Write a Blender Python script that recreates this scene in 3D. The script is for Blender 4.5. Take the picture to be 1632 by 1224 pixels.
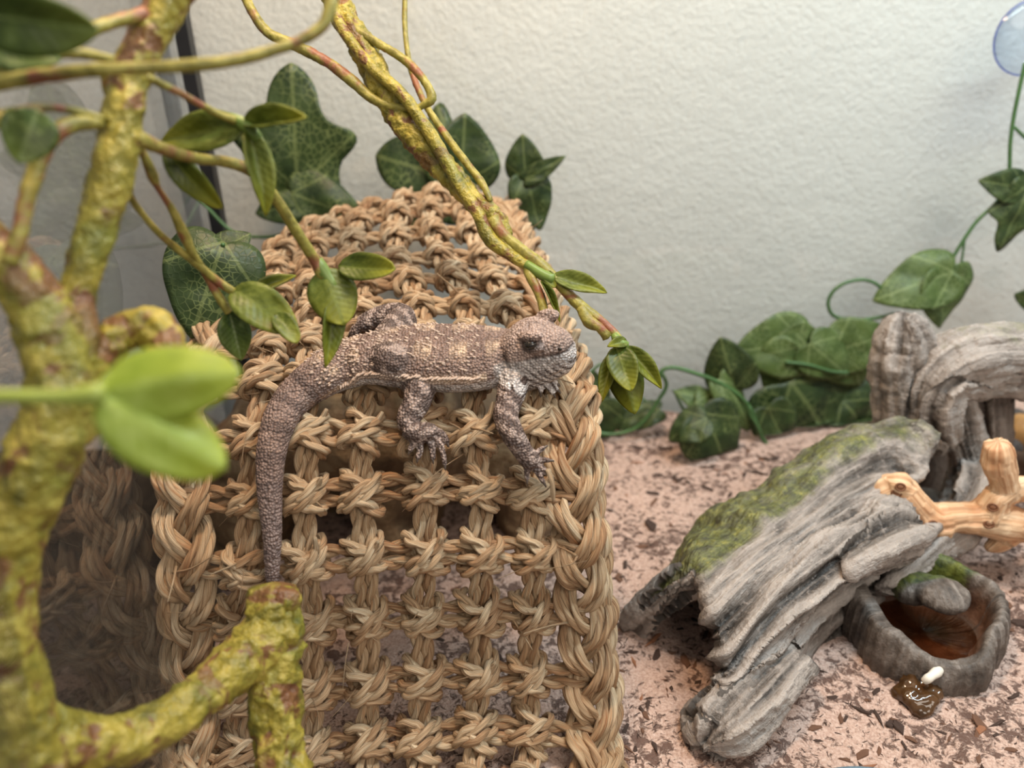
import bpy, math, random
import numpy as np
from mathutils import Vector, Matrix

random.seed(7)
rng = np.random.default_rng(7)
scene = bpy.context.scene
COL = scene.collection
for o in list(bpy.data.objects):
    bpy.data.objects.remove(o)

# ------------------------------------------------------------------ camera
F = 1280.0                      # focal length in pixels of the 1632x1224 frame
TH = math.radians(24)           # pitch down
RO = math.radians(2.0)          # roll
H = 0.26                        # height of the lens over the sand
CAM = np.array([0.0, 0.0, H])
FWD = np.array([0, math.cos(TH), -math.sin(TH)])
UP0 = np.array([0, math.sin(TH), math.cos(TH)])
RT0 = np.array([1.0, 0, 0])
RT = math.cos(RO) * RT0 - math.sin(RO) * UP0
UP = math.sin(RO) * RT0 + math.cos(RO) * UP0
cd = bpy.data.cameras.new('camera')
cam = bpy.data.objects.new('camera', cd)
COL.objects.link(cam)
m = Matrix.Identity(4)
for i in range(3):
    m[i][0] = RT[i]; m[i][1] = UP[i]; m[i][2] = -FWD[i]; m[i][3] = CAM[i]
cam.matrix_world = m
cd.sensor_width = 36.0
cd.lens = F / 1632 * 36
cd.clip_start = 0.005
cd.clip_end = 20
cd.dof.use_dof = True
cd.dof.focus_distance = 0.305
cd.dof.aperture_fstop = 7.6
scene.camera = cam

# ------------------------------------------------------------------ light
w = bpy.data.worlds.new('world')
scene.world = w
w.use_nodes = True
w.node_tree.nodes['Background'].inputs[0].default_value = (1.0, 0.97, 0.93, 1)
w.node_tree.nodes['Background'].inputs[1].default_value = 0.29

def light(name, kind, loc, target, energy, color, **kw):
    d = bpy.data.lights.new(name, kind)
    d.energy = energy; d.color = color
    for k, v in kw.items():
        setattr(d, k, v)
    o = bpy.data.objects.new(name, d)
    COL.objects.link(o)
    o.location = loc
    dr = Vector(target) - Vector(loc)
    o.rotation_euler = dr.to_track_quat('-Z', 'Y').to_euler()
    return o
light('heat_lamp', 'POINT', (-0.02, 0.30, 0.62), (0.0, 0.40, 0.1), 7.2, (1.0, 0.67, 0.41), shadow_soft_size=0.04)
light('daylight_tube', 'AREA', (0.32, 0.26, 0.60), (0.28, 0.42, 0.1), 3.4, (0.78, 0.93, 1.0),
      shape='RECTANGLE', size=0.50, size_y=0.05)
light('front_fill', 'AREA', (0.5, -0.7, 0.9), (0.05, 0.35, 0.05), 7.0, (1.0, 0.90, 0.78),  # unseen fill light added in front to brighten the mat and wall
      shape='RECTANGLE', size=0.8, size_y=0.6)
vs = scene.view_settings
vs.view_transform = 'Standard'
vs.look = 'None'
vs.gamma = 1.0
vs.use_curve_mapping = False
vs.exposure = 0.16

# ------------------------------------------------------------------ helpers
def ray(px, py):
    return FWD + RT * ((px - 816) / F) + UP * ((612 - py) / F)
def PT(px, py, t):
    return CAM + ray(px, py) * t
def PY(px, py, Y):
    r = ray(px, py); return CAM + r * (Y / r[1])
def PZ(px, py, z):
    r = ray(px, py); return CAM + r * ((z - H) / r[2])
def TY(px, py, Y):
    return Y / ray(px, py)[1]
def nrm(v):
    v = np.asarray(v, float); n = np.linalg.norm(v)
    return v / n if n > 1e-12 else v

def _h(i, j, k, s):
    n = (i * 374761393 + j * 668265263 + k * 2147483647 + s * 974634721) & 0xffffffff
    n = ((n ^ (n >> 13)) * 1274126177) & 0xffffffff
    n = ((n ^ (n >> 16)) * 2246822519) & 0xffffffff
    return ((n ^ (n >> 15)) & 0xffff) / 65535.0
def vnoise(P, s=0):
    P = np.asarray(P, float)
    I = np.floor(P).astype(np.int64); f = P - I; f = f * f * (3 - 2 * f)
    r = 0
    for dx in (0, 1):
        for dy in (0, 1):
            for dz in (0, 1):
                wgt = (f[:, 0] if dx else 1 - f[:, 0]) * (f[:, 1] if dy else 1 - f[:, 1]) * (f[:, 2] if dz else 1 - f[:, 2])
                r = r + wgt * _h(I[:, 0] + dx, I[:, 1] + dy, I[:, 2] + dz, s)
    return r
def fbm(P, o=4, s=0):
    P = np.asarray(P, float); a = 0.5; r = 0
    for k in range(o):
        r = r + a * vnoise(P * 2 ** k + 17.3 * k, s + k); a *= 0.5
    return r / (1 - 0.5 ** o)
def worley(P, s=0):
    P = np.asarray(P, float); I = np.floor(P).astype(np.int64); best = np.full(len(P), 9.0)
    for dx in (-1, 0, 1):
        for dy in (-1, 0, 1):
            for dz in (-1, 0, 1):
                i, j, k = I[:, 0] + dx, I[:, 1] + dy, I[:, 2] + dz
                q = np.stack([i + _h(i, j, k, s), j + _h(i, j, k, s + 5), k + _h(i, j, k, s + 9)], 1)
                best = np.minimum(best, np.sum((P - q) ** 2, 1))
    return np.sqrt(best)

def spline(pts, n):
    """Catmull-Rom through the points (any number of columns), n samples."""
    P = np.asarray(pts, float)
    if len(P) == 2:
        u = np.linspace(0, 1, n)[:, None]; return P[0] * (1 - u) + P[1] * u
    Q = np.vstack([2 * P[0] - P[1], P, 2 * P[-1] - P[-2]])
    u = np.linspace(0, len(P) - 1 - 1e-9, n); i = u.astype(int); f = (u - i)[:, None]
    a, b, c, d = Q[i], Q[i + 1], Q[i + 2], Q[i + 3]
    return 0.5 * (2 * b + (c - a) * f + (2 * a - 5 * b + 4 * c - d) * f ** 2 + (3 * b - a - 3 * c + d) * f ** 3)
def resample(pts, step, fine=400):
    P = spline(pts, fine)
    L = np.r_[0, np.cumsum(np.linalg.norm(np.diff(P[:, :3], axis=0), axis=1))]
    n = max(4, int(L[-1] / step))
    s = np.linspace(0, L[-1], n)
    return np.stack([np.interp(s, L, P[:, k]) for k in range(P.shape[1])], 1)
def frames(P, hint=None):
    T = np.gradient(P, axis=0); T /= np.linalg.norm(T, axis=1)[:, None] + 1e-12
    N = np.zeros_like(P)
    h = np.array([0.13, -0.9, 0.4]) if hint is None else np.asarray(hint, float)
    for i in range(len(P)):
        v = h - T[i] * np.dot(h, T[i])
        if np.linalg.norm(v) < 1e-4:
            v = np.cross(T[i], [1, 0.3, 0.2])
        h = nrm(v) if hint is None else h
        N[i] = nrm(v)
    return T, N, np.cross(T, N)
def arclen(P):
    return np.r_[0, np.cumsum(np.linalg.norm(np.diff(P, axis=0), axis=1))]

class MB:
    """collects vertices, quads, triangles and a 'pc' vector and 'rnd' number per vertex"""
    def __init__(s):
        s.v = []; s.q = []; s.t = []; s.pc = []; s.r = []; s.n = 0
    def add(s, v, q=None, t=None, pc=None, rnd=0.5):
        v = np.asarray(v, float)
        s.v.append(v)
        if q is not None and len(q): s.q.append(np.asarray(q, int) + s.n)
        if t is not None and len(t): s.t.append(np.asarray(t, int) + s.n)
        s.pc.append(np.zeros((len(v), 3)) if pc is None else np.asarray(pc, float))
        s.r.append(np.full(len(v), rnd) if np.isscalar(rnd) else np.asarray(rnd, float))
        s.n += len(v)
    def tube(s, P, rad, n=8, ridge=0.0, twist=0.0, rnd=0.5, seed=0, flat=1.0, hint=None, cap=True, knob=0.0):
        P = np.asarray(P, float); m_ = len(P)
        rad = np.full(m_, rad) if np.isscalar(rad) else np.asarray(rad, float)
        T, N, B = frames(P, hint); L = arclen(P)
        a = np.linspace(0, 2 * np.pi, n, endpoint=False)
        A = a[None, :] + (twist * L)[:, None]
        rr = np.ones((m_, n))
        if ridge:
            p = np.random.default_rng(seed).uniform(0, 6.28, 3)
            rr += ridge * (np.cos(3 * a + p[0]) + 0.7 * np.cos(5 * a + p[1]) * 1)[None, :]
        if knob:
            C = np.stack([np.cos(a)[None, :] * np.ones((m_, 1)) * 1.2, np.sin(a)[None, :] * np.ones((m_, 1)) * 1.2,
                          (L / max(rad.mean(), 1e-5))[:, None] * np.ones((1, n))], -1).reshape(-1, 3)
            rr += knob * (fbm(C * 1.8 + seed * 3.1, 4, seed) - 0.5).reshape(m_, n) * 2
        R = rad[:, None] * rr
        V = P[:, None, :] + (np.cos(A) * R)[..., None] * N[:, None, :] + (np.sin(A) * R * flat)[..., None] * B[:, None, :]
        pc = np.stack([np.cos(a)[None, :] * np.ones((m_, 1)), np.sin(a)[None, :] * np.ones((m_, 1)), L[:, None] * np.ones((1, n))], -1)
        i = np.arange(m_ - 1)[:, None] * n; j = np.arange(n)[None, :]; k = (j + 1) % n
        q = np.stack([i + j, i + k, i + n + k, i + n + j], -1).reshape(-1, 4)
        V = V.reshape(-1, 3); pc = pc.reshape(-1, 3); t = []
        if cap:
            base = m_ * n
            V = np.vstack([V, P[0] - T[0] * rad[0] * 0.35, P[-1] + T[-1] * rad[-1] * 0.35])
            pc = np.vstack([pc, [0, 0, 0], [0, 0, L[-1]]])
            jj = np.arange(n); kk = (jj + 1) % n
            t = np.vstack([np.stack([kk, jj, np.full(n, base)], 1), np.stack([(m_ - 1) * n + jj, (m_ - 1) * n + kk, np.full(n, base + 1)], 1)])
        s.add(V, q, t, pc, rnd)
    def ellipsoid(s, c, ax, nu=20, nv=12, rnd=0.5):
        """ax: 3x3 rows = half axes"""
        u = np.linspace(0, 2 * np.pi, nu, endpoint=False); v = np.linspace(0.001, np.pi - 0.001, nv)
        D = np.stack([np.outer(np.sin(v), np.cos(u)), np.outer(np.sin(v), np.sin(u)), np.outer(np.cos(v), np.ones(nu))], -1).reshape(-1, 3)
        ax = np.asarray(ax, float)
        if ax.ndim == 1: ax = np.diag(ax)
        V = np.asarray(c) + D @ ax
        i = np.arange(nv - 1)[:, None] * nu; j = np.arange(nu)[None, :]; k = (j + 1) % nu
        q = np.stack([i + nu + j, i + nu + k, i + k, i + j], -1).reshape(-1, 4)
        t = [[0, k_, k_ + 1] for k_ in range(1, nu - 1)] + [[(nv - 1) * nu, (nv - 1) * nu + k_ + 1, (nv - 1) * nu + k_] for k_ in range(1, nu - 1)]
        s.add(V, q, t, D, rnd)
    def loft(s, rings, rnd=0.5, cap=True):
        R = np.asarray(rings, float); m_, n = R.shape[:2]
        i = np.arange(m_ - 1)[:, None] * n; j = np.arange(n)[None, :]; k = (j + 1) % n
        q = np.stack([i + j, i + k, i + n + k, i + n + j], -1).reshape(-1, 4)
        V = R.reshape(-1, 3); t = []
        if cap:
            base = m_ * n; V = np.vstack([V, R[0].mean(0), R[-1].mean(0)])
            jj = np.arange(n); kk = (jj + 1) % n
            t = np.vstack([np.stack([kk, jj, np.full(n, base)], 1), np.stack([(m_ - 1) * n + jj, (m_ - 1) * n + kk, np.full(n, base + 1)], 1)])
        s.add(V, q, t, None, rnd)
    def arrays(s):
        v = np.vstack(s.v)
        q = np.vstack(s.q) if s.q else np.zeros((0, 4), int)
        t = np.vstack(s.t) if s.t else np.zeros((0, 3), int)
        return v, q, t
    def mesh(s, name, off=(0, 0, 0), smooth=True, extra=None):
        v, q, t = s.arrays()
        at = {'pc': np.vstack(s.pc), 'rnd': np.concatenate(s.r)}
        if extra: at.update(extra)
        return mk_mesh(name, v - np.asarray(off), q, t, at, smooth)

def mk_mesh(name, v, q, t, attrs=None, smooth=True):
    me = bpy.data.meshes.new(name)
    me.vertices.add(len(v)); me.vertices.foreach_set('co', np.asarray(v, np.float32).ravel())
    nq, nt = len(q), len(t)
    li = np.concatenate([np.asarray(q, np.int32).ravel(), np.asarray(t, np.int32).ravel()]) if nt else np.asarray(q, np.int32).ravel()
    me.loops.add(len(li)); me.loops.foreach_set('vertex_index', li.astype(np.int32))
    me.polygons.add(nq + nt)
    st = np.concatenate([np.arange(nq) * 4, nq * 4 + np.arange(nt) * 3]).astype(np.int32)
    me.polygons.foreach_set('loop_start', st)
    me.update(calc_edges=True); me.validate()
    me.polygons.foreach_set('use_smooth', np.full(len(me.polygons), smooth))
    for k, a in (attrs or {}).items():
        a = np.asarray(a, np.float32)
        if a.ndim == 1:
            at = me.attributes.new(k, 'FLOAT', 'POINT'); at.data.foreach_set('value', a)
        elif a.shape[1] == 3:
            at = me.attributes.new(k, 'FLOAT_VECTOR', 'POINT'); at.data.foreach_set('vector', a.ravel())
    return me
def link(name, me, mat, parent=None, M=None):
    o = bpy.data.objects.new(name, me)
    COL.objects.link(o)
    if mat and len(me.materials) == 0: me.materials.append(mat)
    if parent: o.parent = parent
    if M is not None: o.matrix_local = M
    return o
def root_of(p):
    while p.parent: p = p.parent
    return np.array(p.location)
def part(name, mb, mat, parent, smooth=True, extra=None, solid=0):
    o = link(name, mb.mesh(name, root_of(parent), smooth, extra), mat, parent)
    if solid:
        md = o.modifiers.new('thickness', 'SOLIDIFY'); md.thickness = solid; md.offset = 0
    return o
def tag(o, label=None, cat=None, group=None, kind=None):
    if label: o['label'] = label
    if cat: o['category'] = cat
    if group: o['group'] = group
    if kind: o['kind'] = kind
    return o
def thing(name, label, cat, loc=(0, 0, 0), group=None):
    o = bpy.data.objects.new(name, None)
    o.empty_display_size = 0.01
    COL.objects.link(o); o.location = loc
    return tag(o, label, cat, group)
def single(name, mb, mat, label, cat, group=None, smooth=True, loc=None, extra=None):
    v = np.vstack(mb.v)
    if loc is None: loc = (v[:, 0].mean(), v[:, 1].mean(), v[:, 2].min())
    o = link(name, mb.mesh(name, loc, smooth, extra), mat); o.location = loc
    return tag(o, label, cat, group)
def mat4(o, ex, ey, ez, s=1.0):
    M = Matrix.Identity(4)
    for i in range(3):
        M[i][0] = ex[i] * s; M[i][1] = ey[i] * s; M[i][2] = ez[i] * s; M[i][3] = o[i]
    return M

def remesh(mb, voxel, smooth_it=2):
    """union of closed shapes -> one continuous skin; returns verts, quads, normals"""
    me = mb.mesh('tmp')
    o = bpy.data.objects.new('tmp', me); COL.objects.link(o)
    md = o.modifiers.new('r', 'REMESH'); md.mode = 'VOXEL'; md.voxel_size = voxel
    dg = bpy.context.evaluated_depsgraph_get(); dg.update()
    ev = o.evaluated_get(dg); m2 = ev.to_mesh()
    n = len(m2.vertices); v = np.empty(n * 3, np.float32); m2.vertices.foreach_get('co', v); v = v.reshape(-1, 3).astype(float)
    nl = len(m2.loops); l = np.empty(nl, np.int32); m2.loops.foreach_get('vertex_index', l)
    q = l.reshape(-1, 4).astype(int)
    ev.to_mesh_clear(); bpy.data.objects.remove(o); bpy.data.meshes.remove(me)
    v = lap(v, q, smooth_it)
    return v, q, vnormals(v, q)
def lap(v, q, it, f=0.5):
    e = np.vstack([q[:, [0, 1]], q[:, [1, 2]], q[:, [2, 3]], q[:, [3, 0]]])
    n = len(v); cnt = np.bincount(e[:, 0], minlength=n) + np.bincount(e[:, 1], minlength=n)
    cnt = np.maximum(cnt, 1)
    for _ in range(it):
        s = np.zeros_like(v)
        for k in range(3):
            s[:, k] = np.bincount(e[:, 0], v[e[:, 1], k], n) + np.bincount(e[:, 1], v[e[:, 0], k], n)
        v = v * (1 - f) + f * s / cnt[:, None]
    return v
def vnormals(v, q):
    fn = np.cross(v[q[:, 2]] - v[q[:, 0]], v[q[:, 3]] - v[q[:, 1]])
    N = np.zeros_like(v)
    for c in range(4):
        for k in range(3):
            N[:, k] += np.bincount(q[:, c], fn[:, k], len(v))
    return N / (np.linalg.norm(N, axis=1)[:, None] + 1e-12)
def nearest_axis(V, axes):
    """axes: list of resampled polylines (N,3) with radius; returns index, along, angle for each vertex"""
    best = np.full(len(V), 1e9); al = np.zeros(len(V)); an = np.zeros(len(V)); idx = np.zeros(len(V), int)
    for k, (P, r) in enumerate(axes):
        if len(P) < 2: continue
        T, N, B = frames(P); L = arclen(P)
        for c in range(0, len(V), 20000):
            W = V[c:c + 20000]
            D = W[:, None, :] - P[None]
            d2 = np.sum(D * D, -1); i = d2.argmin(1)
            d = np.sqrt(d2[np.arange(len(W)), i]) - r[i]
            dv = D[np.arange(len(W)), i]
            a_ = np.arctan2(np.sum(dv * B[i], 1), np.sum(dv * N[i], 1))
            b = d < best[c:c + 20000]
            best[c:c + 20000][b] = d[b]; al[c:c + 20000][b] = L[i][b]; an[c:c + 20000][b] = a_[b]; idx[c:c + 20000][b] = k
    return idx, al, an, best

# ------------------------------------------------------------------ materials
class NG:
    def __init__(s, name):
        s.m = bpy.data.materials.new(name); s.m.use_nodes = True
        s.t = s.m.node_tree; s.b = s.t.nodes['Principled BSDF']; s.out = s.t.nodes['Material Output']
    def n(s, ty, **kw):
        nd = s.t.nodes.new(ty)
        for k, v in kw.items():
            if k in nd.inputs.keys() if isinstance(k, str) and not hasattr(nd, k) else False:
                nd.inputs[k].default_value = v
            else:
                setattr(nd, k, v)
        return nd
    def l(s, a, b): s.t.links.new(a, b)
    def attr(s, name, out='Vector'):
        nd = s.t.nodes.new('ShaderNodeAttribute'); nd.attribute_name = name; return nd.outputs[out]
    def coord(s):
        return s.t.nodes.new('ShaderNodeTexCoord').outputs['Object']
    def scale(s, v, sc):
        nd = s.t.nodes.new('ShaderNodeVectorMath'); nd.operation = 'MULTIPLY'; s.l(v, nd.inputs[0]); nd.inputs[1].default_value = sc
        return nd.outputs[0]
    def noise(s, v, sc=1.0, det=3.0, rough=0.55, dist=0.0):
        nd = s.t.nodes.new('ShaderNodeTexNoise'); s.l(v, nd.inputs['Vector'])
        nd.inputs['Scale'].default_value = sc; nd.inputs['Detail'].default_value = det
        nd.inputs['Roughness'].default_value = rough; nd.inputs['Distortion'].default_value = dist
        return nd.outputs['Fac']
    def voro(s, v, sc=1.0, feat='F1', out='Distance', rand=1.0):
        nd = s.t.nodes.new('ShaderNodeTexVoronoi'); nd.feature = feat; s.l(v, nd.inputs['Vector'])
        nd.inputs['Scale'].default_value = sc; nd.inputs['Randomness'].default_value = rand
        return nd.outputs[out]
    def ramp(s, f, stops):
        nd = s.t.nodes.new('ShaderNodeValToRGB'); e = nd.color_ramp.elements
        while len(e) < len(stops): e.new(0.5)
        for k, (p, c) in enumerate(stops):
            e[k].position = p; e[k].color = (*c, 1) if len(c) == 3 else c
        s.l(f, nd.inputs[0]); return nd.outputs[0]
    def mix(s, f, a, b, mode='MIX'):
        nd = s.t.nodes.new('ShaderNodeMix'); nd.data_type = 'RGBA'; nd.blend_type = mode
        if hasattr(f, 'links'): s.l(f, nd.inputs[0])
        else: nd.inputs[0].default_value = f
        for x, i in ((a, 6), (b, 7)):
            if hasattr(x, 'links'): s.l(x, nd.inputs[i])
            else: nd.inputs[i].default_value = (*x, 1)
        return nd.outputs[2]
    def math(s, op, a, b=None, c=None, clamp=False):
        nd = s.t.nodes.new('ShaderNodeMath'); nd.operation = op; nd.use_clamp = clamp
        for x, i in ((a, 0), (b, 1), (c, 2)):
            if x is None: continue
            if hasattr(x, 'links'): s.l(x, nd.inputs[i])
            else: nd.inputs[i].default_value = x
        return nd.outputs[0]
    def bump(s, h, st=0.4, d=0.001, prev=None):
        nd = s.t.nodes.new('ShaderNodeBump'); s.l(h, nd.inputs['Height'])
        nd.inputs['Strength'].default_value = st; nd.inputs['Distance'].default_value = d
        if prev is not None: s.l(prev, nd.inputs['Normal'])
        return nd.outputs[0]
    def fin(s, col=None, rough=0.6, nor=None, spec=0.4):
        if col is not None:
            if hasattr(col, 'links'): s.l(col, s.b.inputs['Base Color'])
            else: s.b.inputs['Base Color'].default_value = (*col, 1)
        if hasattr(rough, 'links'): s.l(rough, s.b.inputs['Roughness'])
        else: s.b.inputs['Roughness'].default_value = rough
        if nor is not None: s.l(nor, s.b.inputs['Normal'])
        s.b.inputs['Specular IOR Level'].default_value = spec
        return s.m

def m_wall():
    g = NG('painted_wall'); c = g.coord()
    n1 = g.noise(c, 270, 3, 0.6); n2 = g.noise(c, 80, 2, 0.5)
    h = g.math('ADD', n1, g.math('MULTIPLY', n2, 0.8))
    col = g.ramp(g.noise(c, 6, 3), [(0.3, (0.60, 0.59, 0.57)), (0.7, (0.65, 0.64, 0.62))])
    return g.fin(col, 0.75, g.bump(h, 0.55, 0.0020), 0.2)
def m_straw():
    g = NG('seagrass'); pc = g.attr('pc'); r = g.attr('rnd', 'Fac')
    st = g.noise(g.scale(pc, (2.6, 2.6, 26)), 1.0, 4, 0.65)
    fine = g.noise(g.scale(pc, (9, 9, 45)), 1.0, 3, 0.6)
    f = g.math('ADD', g.math('MULTIPLY', st, 0.75), g.math('MULTIPLY', r, 0.34))
    col = g.ramp(f, [(0.28, (0.20, 0.095, 0.045)), (0.42, (0.43, 0.26, 0.14)), (0.6, (0.60, 0.425, 0.26)), (0.80, (0.72, 0.58, 0.40))])
    blot = g.ramp(g.noise(g.scale(pc, (1.2, 1.2, 90)), 1.0, 2), [(0.55, (1, 1, 1)), (0.74, (0.85, 0.50, 0.28))])
    col = g.mix(0.6, col, blot, 'MULTIPLY')
    crack = g.ramp(fine, [(0.37, (0.13, 0.07, 0.035)), (0.46, (1.06, 1.05, 1.03))])
    col = g.mix(0.85, col, crack, 'MULTIPLY')
    return g.fin(col, 0.55, g.bump(fine, 0.9, 0.0009), 0.35)
def m_vine():
    g = NG('bendable_vine'); pc = g.attr('pc'); c = g.coord()
    n = g.noise(c, 120, 4, 0.6); b = g.noise(c, 62, 4, 0.6, 0.9)
    col = g.ramp(n, [(0.30, (0.095, 0.090, 0.014)), (0.48, (0.27, 0.222, 0.030)), (0.70, (0.48, 0.38, 0.075))])
    rec = g.attr('rnd', 'Fac')
    red = g.ramp(g.math('SUBTRACT', b, g.math('MULTIPLY', rec, 0.22)), [(0.395, (0, 0, 0)), (0.455, (1, 1, 1))])
    col = g.mix(g.math('MULTIPLY', red, 0.85), col, (0.15, 0.05, 0.028))
    grn = g.ramp(g.noise(c, 32, 2), [(0.52, (0, 0, 0)), (0.66, (1, 1, 1))])
    col = g.mix(g.math('MULTIPLY', grn, 0.45), col, (0.13, 0.165, 0.026))
    h = g.math('ADD', n, g.noise(c, 620, 2))
    return g.fin(col, 0.42, g.bump(h, 0.55, 0.0018), 0.45)
def m_twig():
    g = NG('thin_vine'); c = g.coord()
    n = g.noise(c, 260, 3, 0.6); b = g.noise(c, 70, 3, 0.5, 0.5)
    col = g.ramp(n, [(0.30, (0.14, 0.12, 0.025)), (0.55, (0.28, 0.245, 0.05)), (0.75, (0.42, 0.36, 0.095))])
    rec = g.attr('rnd', 'Fac')
    red = g.ramp(g.math('SUBTRACT', b, g.math('MULTIPLY', rec, 0.16)), [(0.42, (0, 0, 0)), (0.51, (1, 1, 1))])
    col = g.mix(red, col, (0.24, 0.09, 0.045))
    return g.fin(col, 0.45, g.bump(n, 0.7, 0.001), 0.4)
def m_leaf(name, dark, mid, pale, tip, trans=0.25):
    g = NG(name); pc = g.attr('pc'); r = g.attr('rnd', 'Fac')
    sp = g.t.nodes.new('ShaderNodeSeparateXYZ'); g.l(pc, sp.inputs[0])
    ay = g.math('ABSOLUTE', sp.outputs[1])
    v = g.math('SINE', g.math('MULTIPLY', g.math('SUBTRACT', sp.outputs[0], g.math('MULTIPLY', ay, 0.45)), 62))
    col = g.ramp(g.math('ADD', g.noise(pc, 5, 3), g.math('MULTIPLY', r, 0.25)), [(0.35, dark), (0.6, mid), (0.85, pale)])
    edge = g.math('MULTIPLY', g.math('POWER', sp.outputs[0], 3.0), 0.75, clamp=True)
    col = g.mix(edge, col, tip)
    ve = g.math('MULTIPLY', g.math('POWER', g.math('MAXIMUM', v, 0.0), 6.0), 0.10)
    col = g.mix(ve, col, pale)
    mid_f = g.math('LESS_THAN', ay, 0.035)
    col = g.mix(g.math('MULTIPLY', mid_f, 0.55), col, pale)
    g.fin(col, 0.42, g.bump(g.math('ADD', v, g.math('MULTIPLY', mid_f, 2.0)), 0.10, 0.0004), 0.4)
    return translucent(g, col, trans)
def translucent(g, col, amt):
    tr = g.t.nodes.new('ShaderNodeBsdfTranslucent'); g.l(col, tr.inputs[0])
    mx = g.t.nodes.new('ShaderNodeMixShader'); mx.inputs[0].default_value = amt
    g.l(g.b.outputs[0], mx.inputs[1]); g.l(tr.outputs[0], mx.inputs[2]); g.l(mx.outputs[0], g.out.inputs[0])
    return g.m
def m_ivy(name, dark, mid, pale):
    g = NG(name); pc = g.attr('pc'); r = g.attr('rnd', 'Fac')
    d = g.voro(g.scale(pc, (1, 1, 0.01)), 16, 'DISTANCE_TO_EDGE')
    net = g.ramp(d, [(0.015, (1, 1, 1)), (0.09, (0, 0, 0))])
    msk = g.ramp(g.noise(pc, 3.2, 2), [(0.40, (0, 0, 0)), (0.62, (1, 1, 1))])
    sp = g.t.nodes.new('ShaderNodeSeparateXYZ'); g.l(pc, sp.inputs[0])
    ay = g.math('ABSOLUTE', sp.outputs[1])
    col = g.ramp(g.noise(pc, 4.5, 3), [(0.35, dark), (0.65, mid)])
    f = g.math('MULTIPLY', g.math('MULTIPLY', net, msk), 0.7)
    col = g.mix(f, col, pale)
    rib = g.math('LESS_THAN', ay, 0.018)
    side = g.math('LESS_THAN', g.math('ABSOLUTE', g.math('SUBTRACT', ay, g.math('MULTIPLY', sp.outputs[0], 1.15))), 0.022)
    col = g.mix(g.math('MULTIPLY', g.math('MAXIMUM', rib, side), 0.45), col, pale)
    g.fin(col, 0.42, g.bump(g.math('ADD', net, g.noise(pc, 30, 2)), 0.25, 0.0005), 0.35)
    return translucent(g, col, 0.22)
def m_plain(name, col, rough=0.5, bumpsc=None, var=0.15, spec=0.4, metal=0.0):
    g = NG(name); c = g.coord()
    a = tuple(x * (1 - var) for x in col); b = tuple(min(1, x * (1 + var)) for x in col)
    cc = g.ramp(g.noise(c, bumpsc or 120, 3), [(0.3, a), (0.7, b)])
    g.b.inputs['Metallic'].default_value = metal
    return g.fin(cc, rough, g.bump(g.noise(c, bumpsc, 3), 0.4, 0.001) if bumpsc else None, spec)
def m_glass(name, tint=(1, 1, 1), rough=0.0, ior=1.5, dirt=0.0, boost=1.0):
    g = NG(name)
    g.t.nodes.remove(g.b)
    tr = g.t.nodes.new('ShaderNodeBsdfTransparent'); tr.inputs[0].default_value = (*tint, 1)
    gl = g.t.nodes.new('ShaderNodeBsdfGlossy'); gl.inputs['Roughness'].default_value = rough
    fr = g.t.nodes.new('ShaderNodeFresnel'); ge = g.t.nodes.new('ShaderNodeNewGeometry')
    # a thin pane: the same reflection seen from inside and outside
    g.l(g.math('ADD', g.math('MULTIPLY', ge.outputs['Backfacing'], 1 / ior - ior), ior), fr.inputs['IOR'])
    mx = g.t.nodes.new('ShaderNodeMixShader')
    g.l(g.math('MULTIPLY', fr.outputs[0], boost, clamp=True), mx.inputs[0]); g.l(tr.outputs[0], mx.inputs[1]); g.l(gl.outputs[0], mx.inputs[2])
    res = mx.outputs[0]
    if dirt:
        df = g.t.nodes.new('ShaderNodeBsdfDiffuse'); df.inputs[0].default_value = (0.6, 0.58, 0.55, 1)
        m2 = g.t.nodes.new('ShaderNodeMixShader'); c = g.coord()
        f = g.ramp(g.noise(c, 26, 5, 0.65, 0.3), [(0.45, (0.15, 0.15, 0.15)), (0.72, (1, 1, 1))])
        g.l(g.math('MULTIPLY', f, dirt), m2.inputs[0]); g.l(res, m2.inputs[1]); g.l(df.outputs[0], m2.inputs[2]); res = m2.outputs[0]
    g.l(res, g.out.inputs[0])
    return g.m
def m_sand():
    g = NG('pink_sand'); c = g.coord()
    big = g.noise(c, 14, 3); fine = g.noise(c, 900, 2, 0.6)
    col = g.ramp(fine, [(0.25, (0.37, 0.24, 0.19)), (0.55, (0.56, 0.40, 0.33)), (0.8, (0.68, 0.53, 0.455))])
    sp = g.noise(c, 230, 5, 0.72, 0.5); msk = g.noise(c, 24, 3)
    f = g.math('MULTIPLY', g.math('SUBTRACT', g.math('ADD', sp, g.math('MULTIPLY', msk, 0.42)), 0.725), 12, clamp=True)
    col = g.mix(g.math('MULTIPLY', f, 0.85), col, (0.085, 0.045, 0.035))
    h = g.math('SUBTRACT', g.math('ADD', g.noise(c, 340, 4, 0.7), g.noise(c, 90, 3)), g.math('MULTIPLY', f, 0.4))
    return g.fin(col, 0.9, g.bump(h, 0.8, 0.0022), 0.15)
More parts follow.
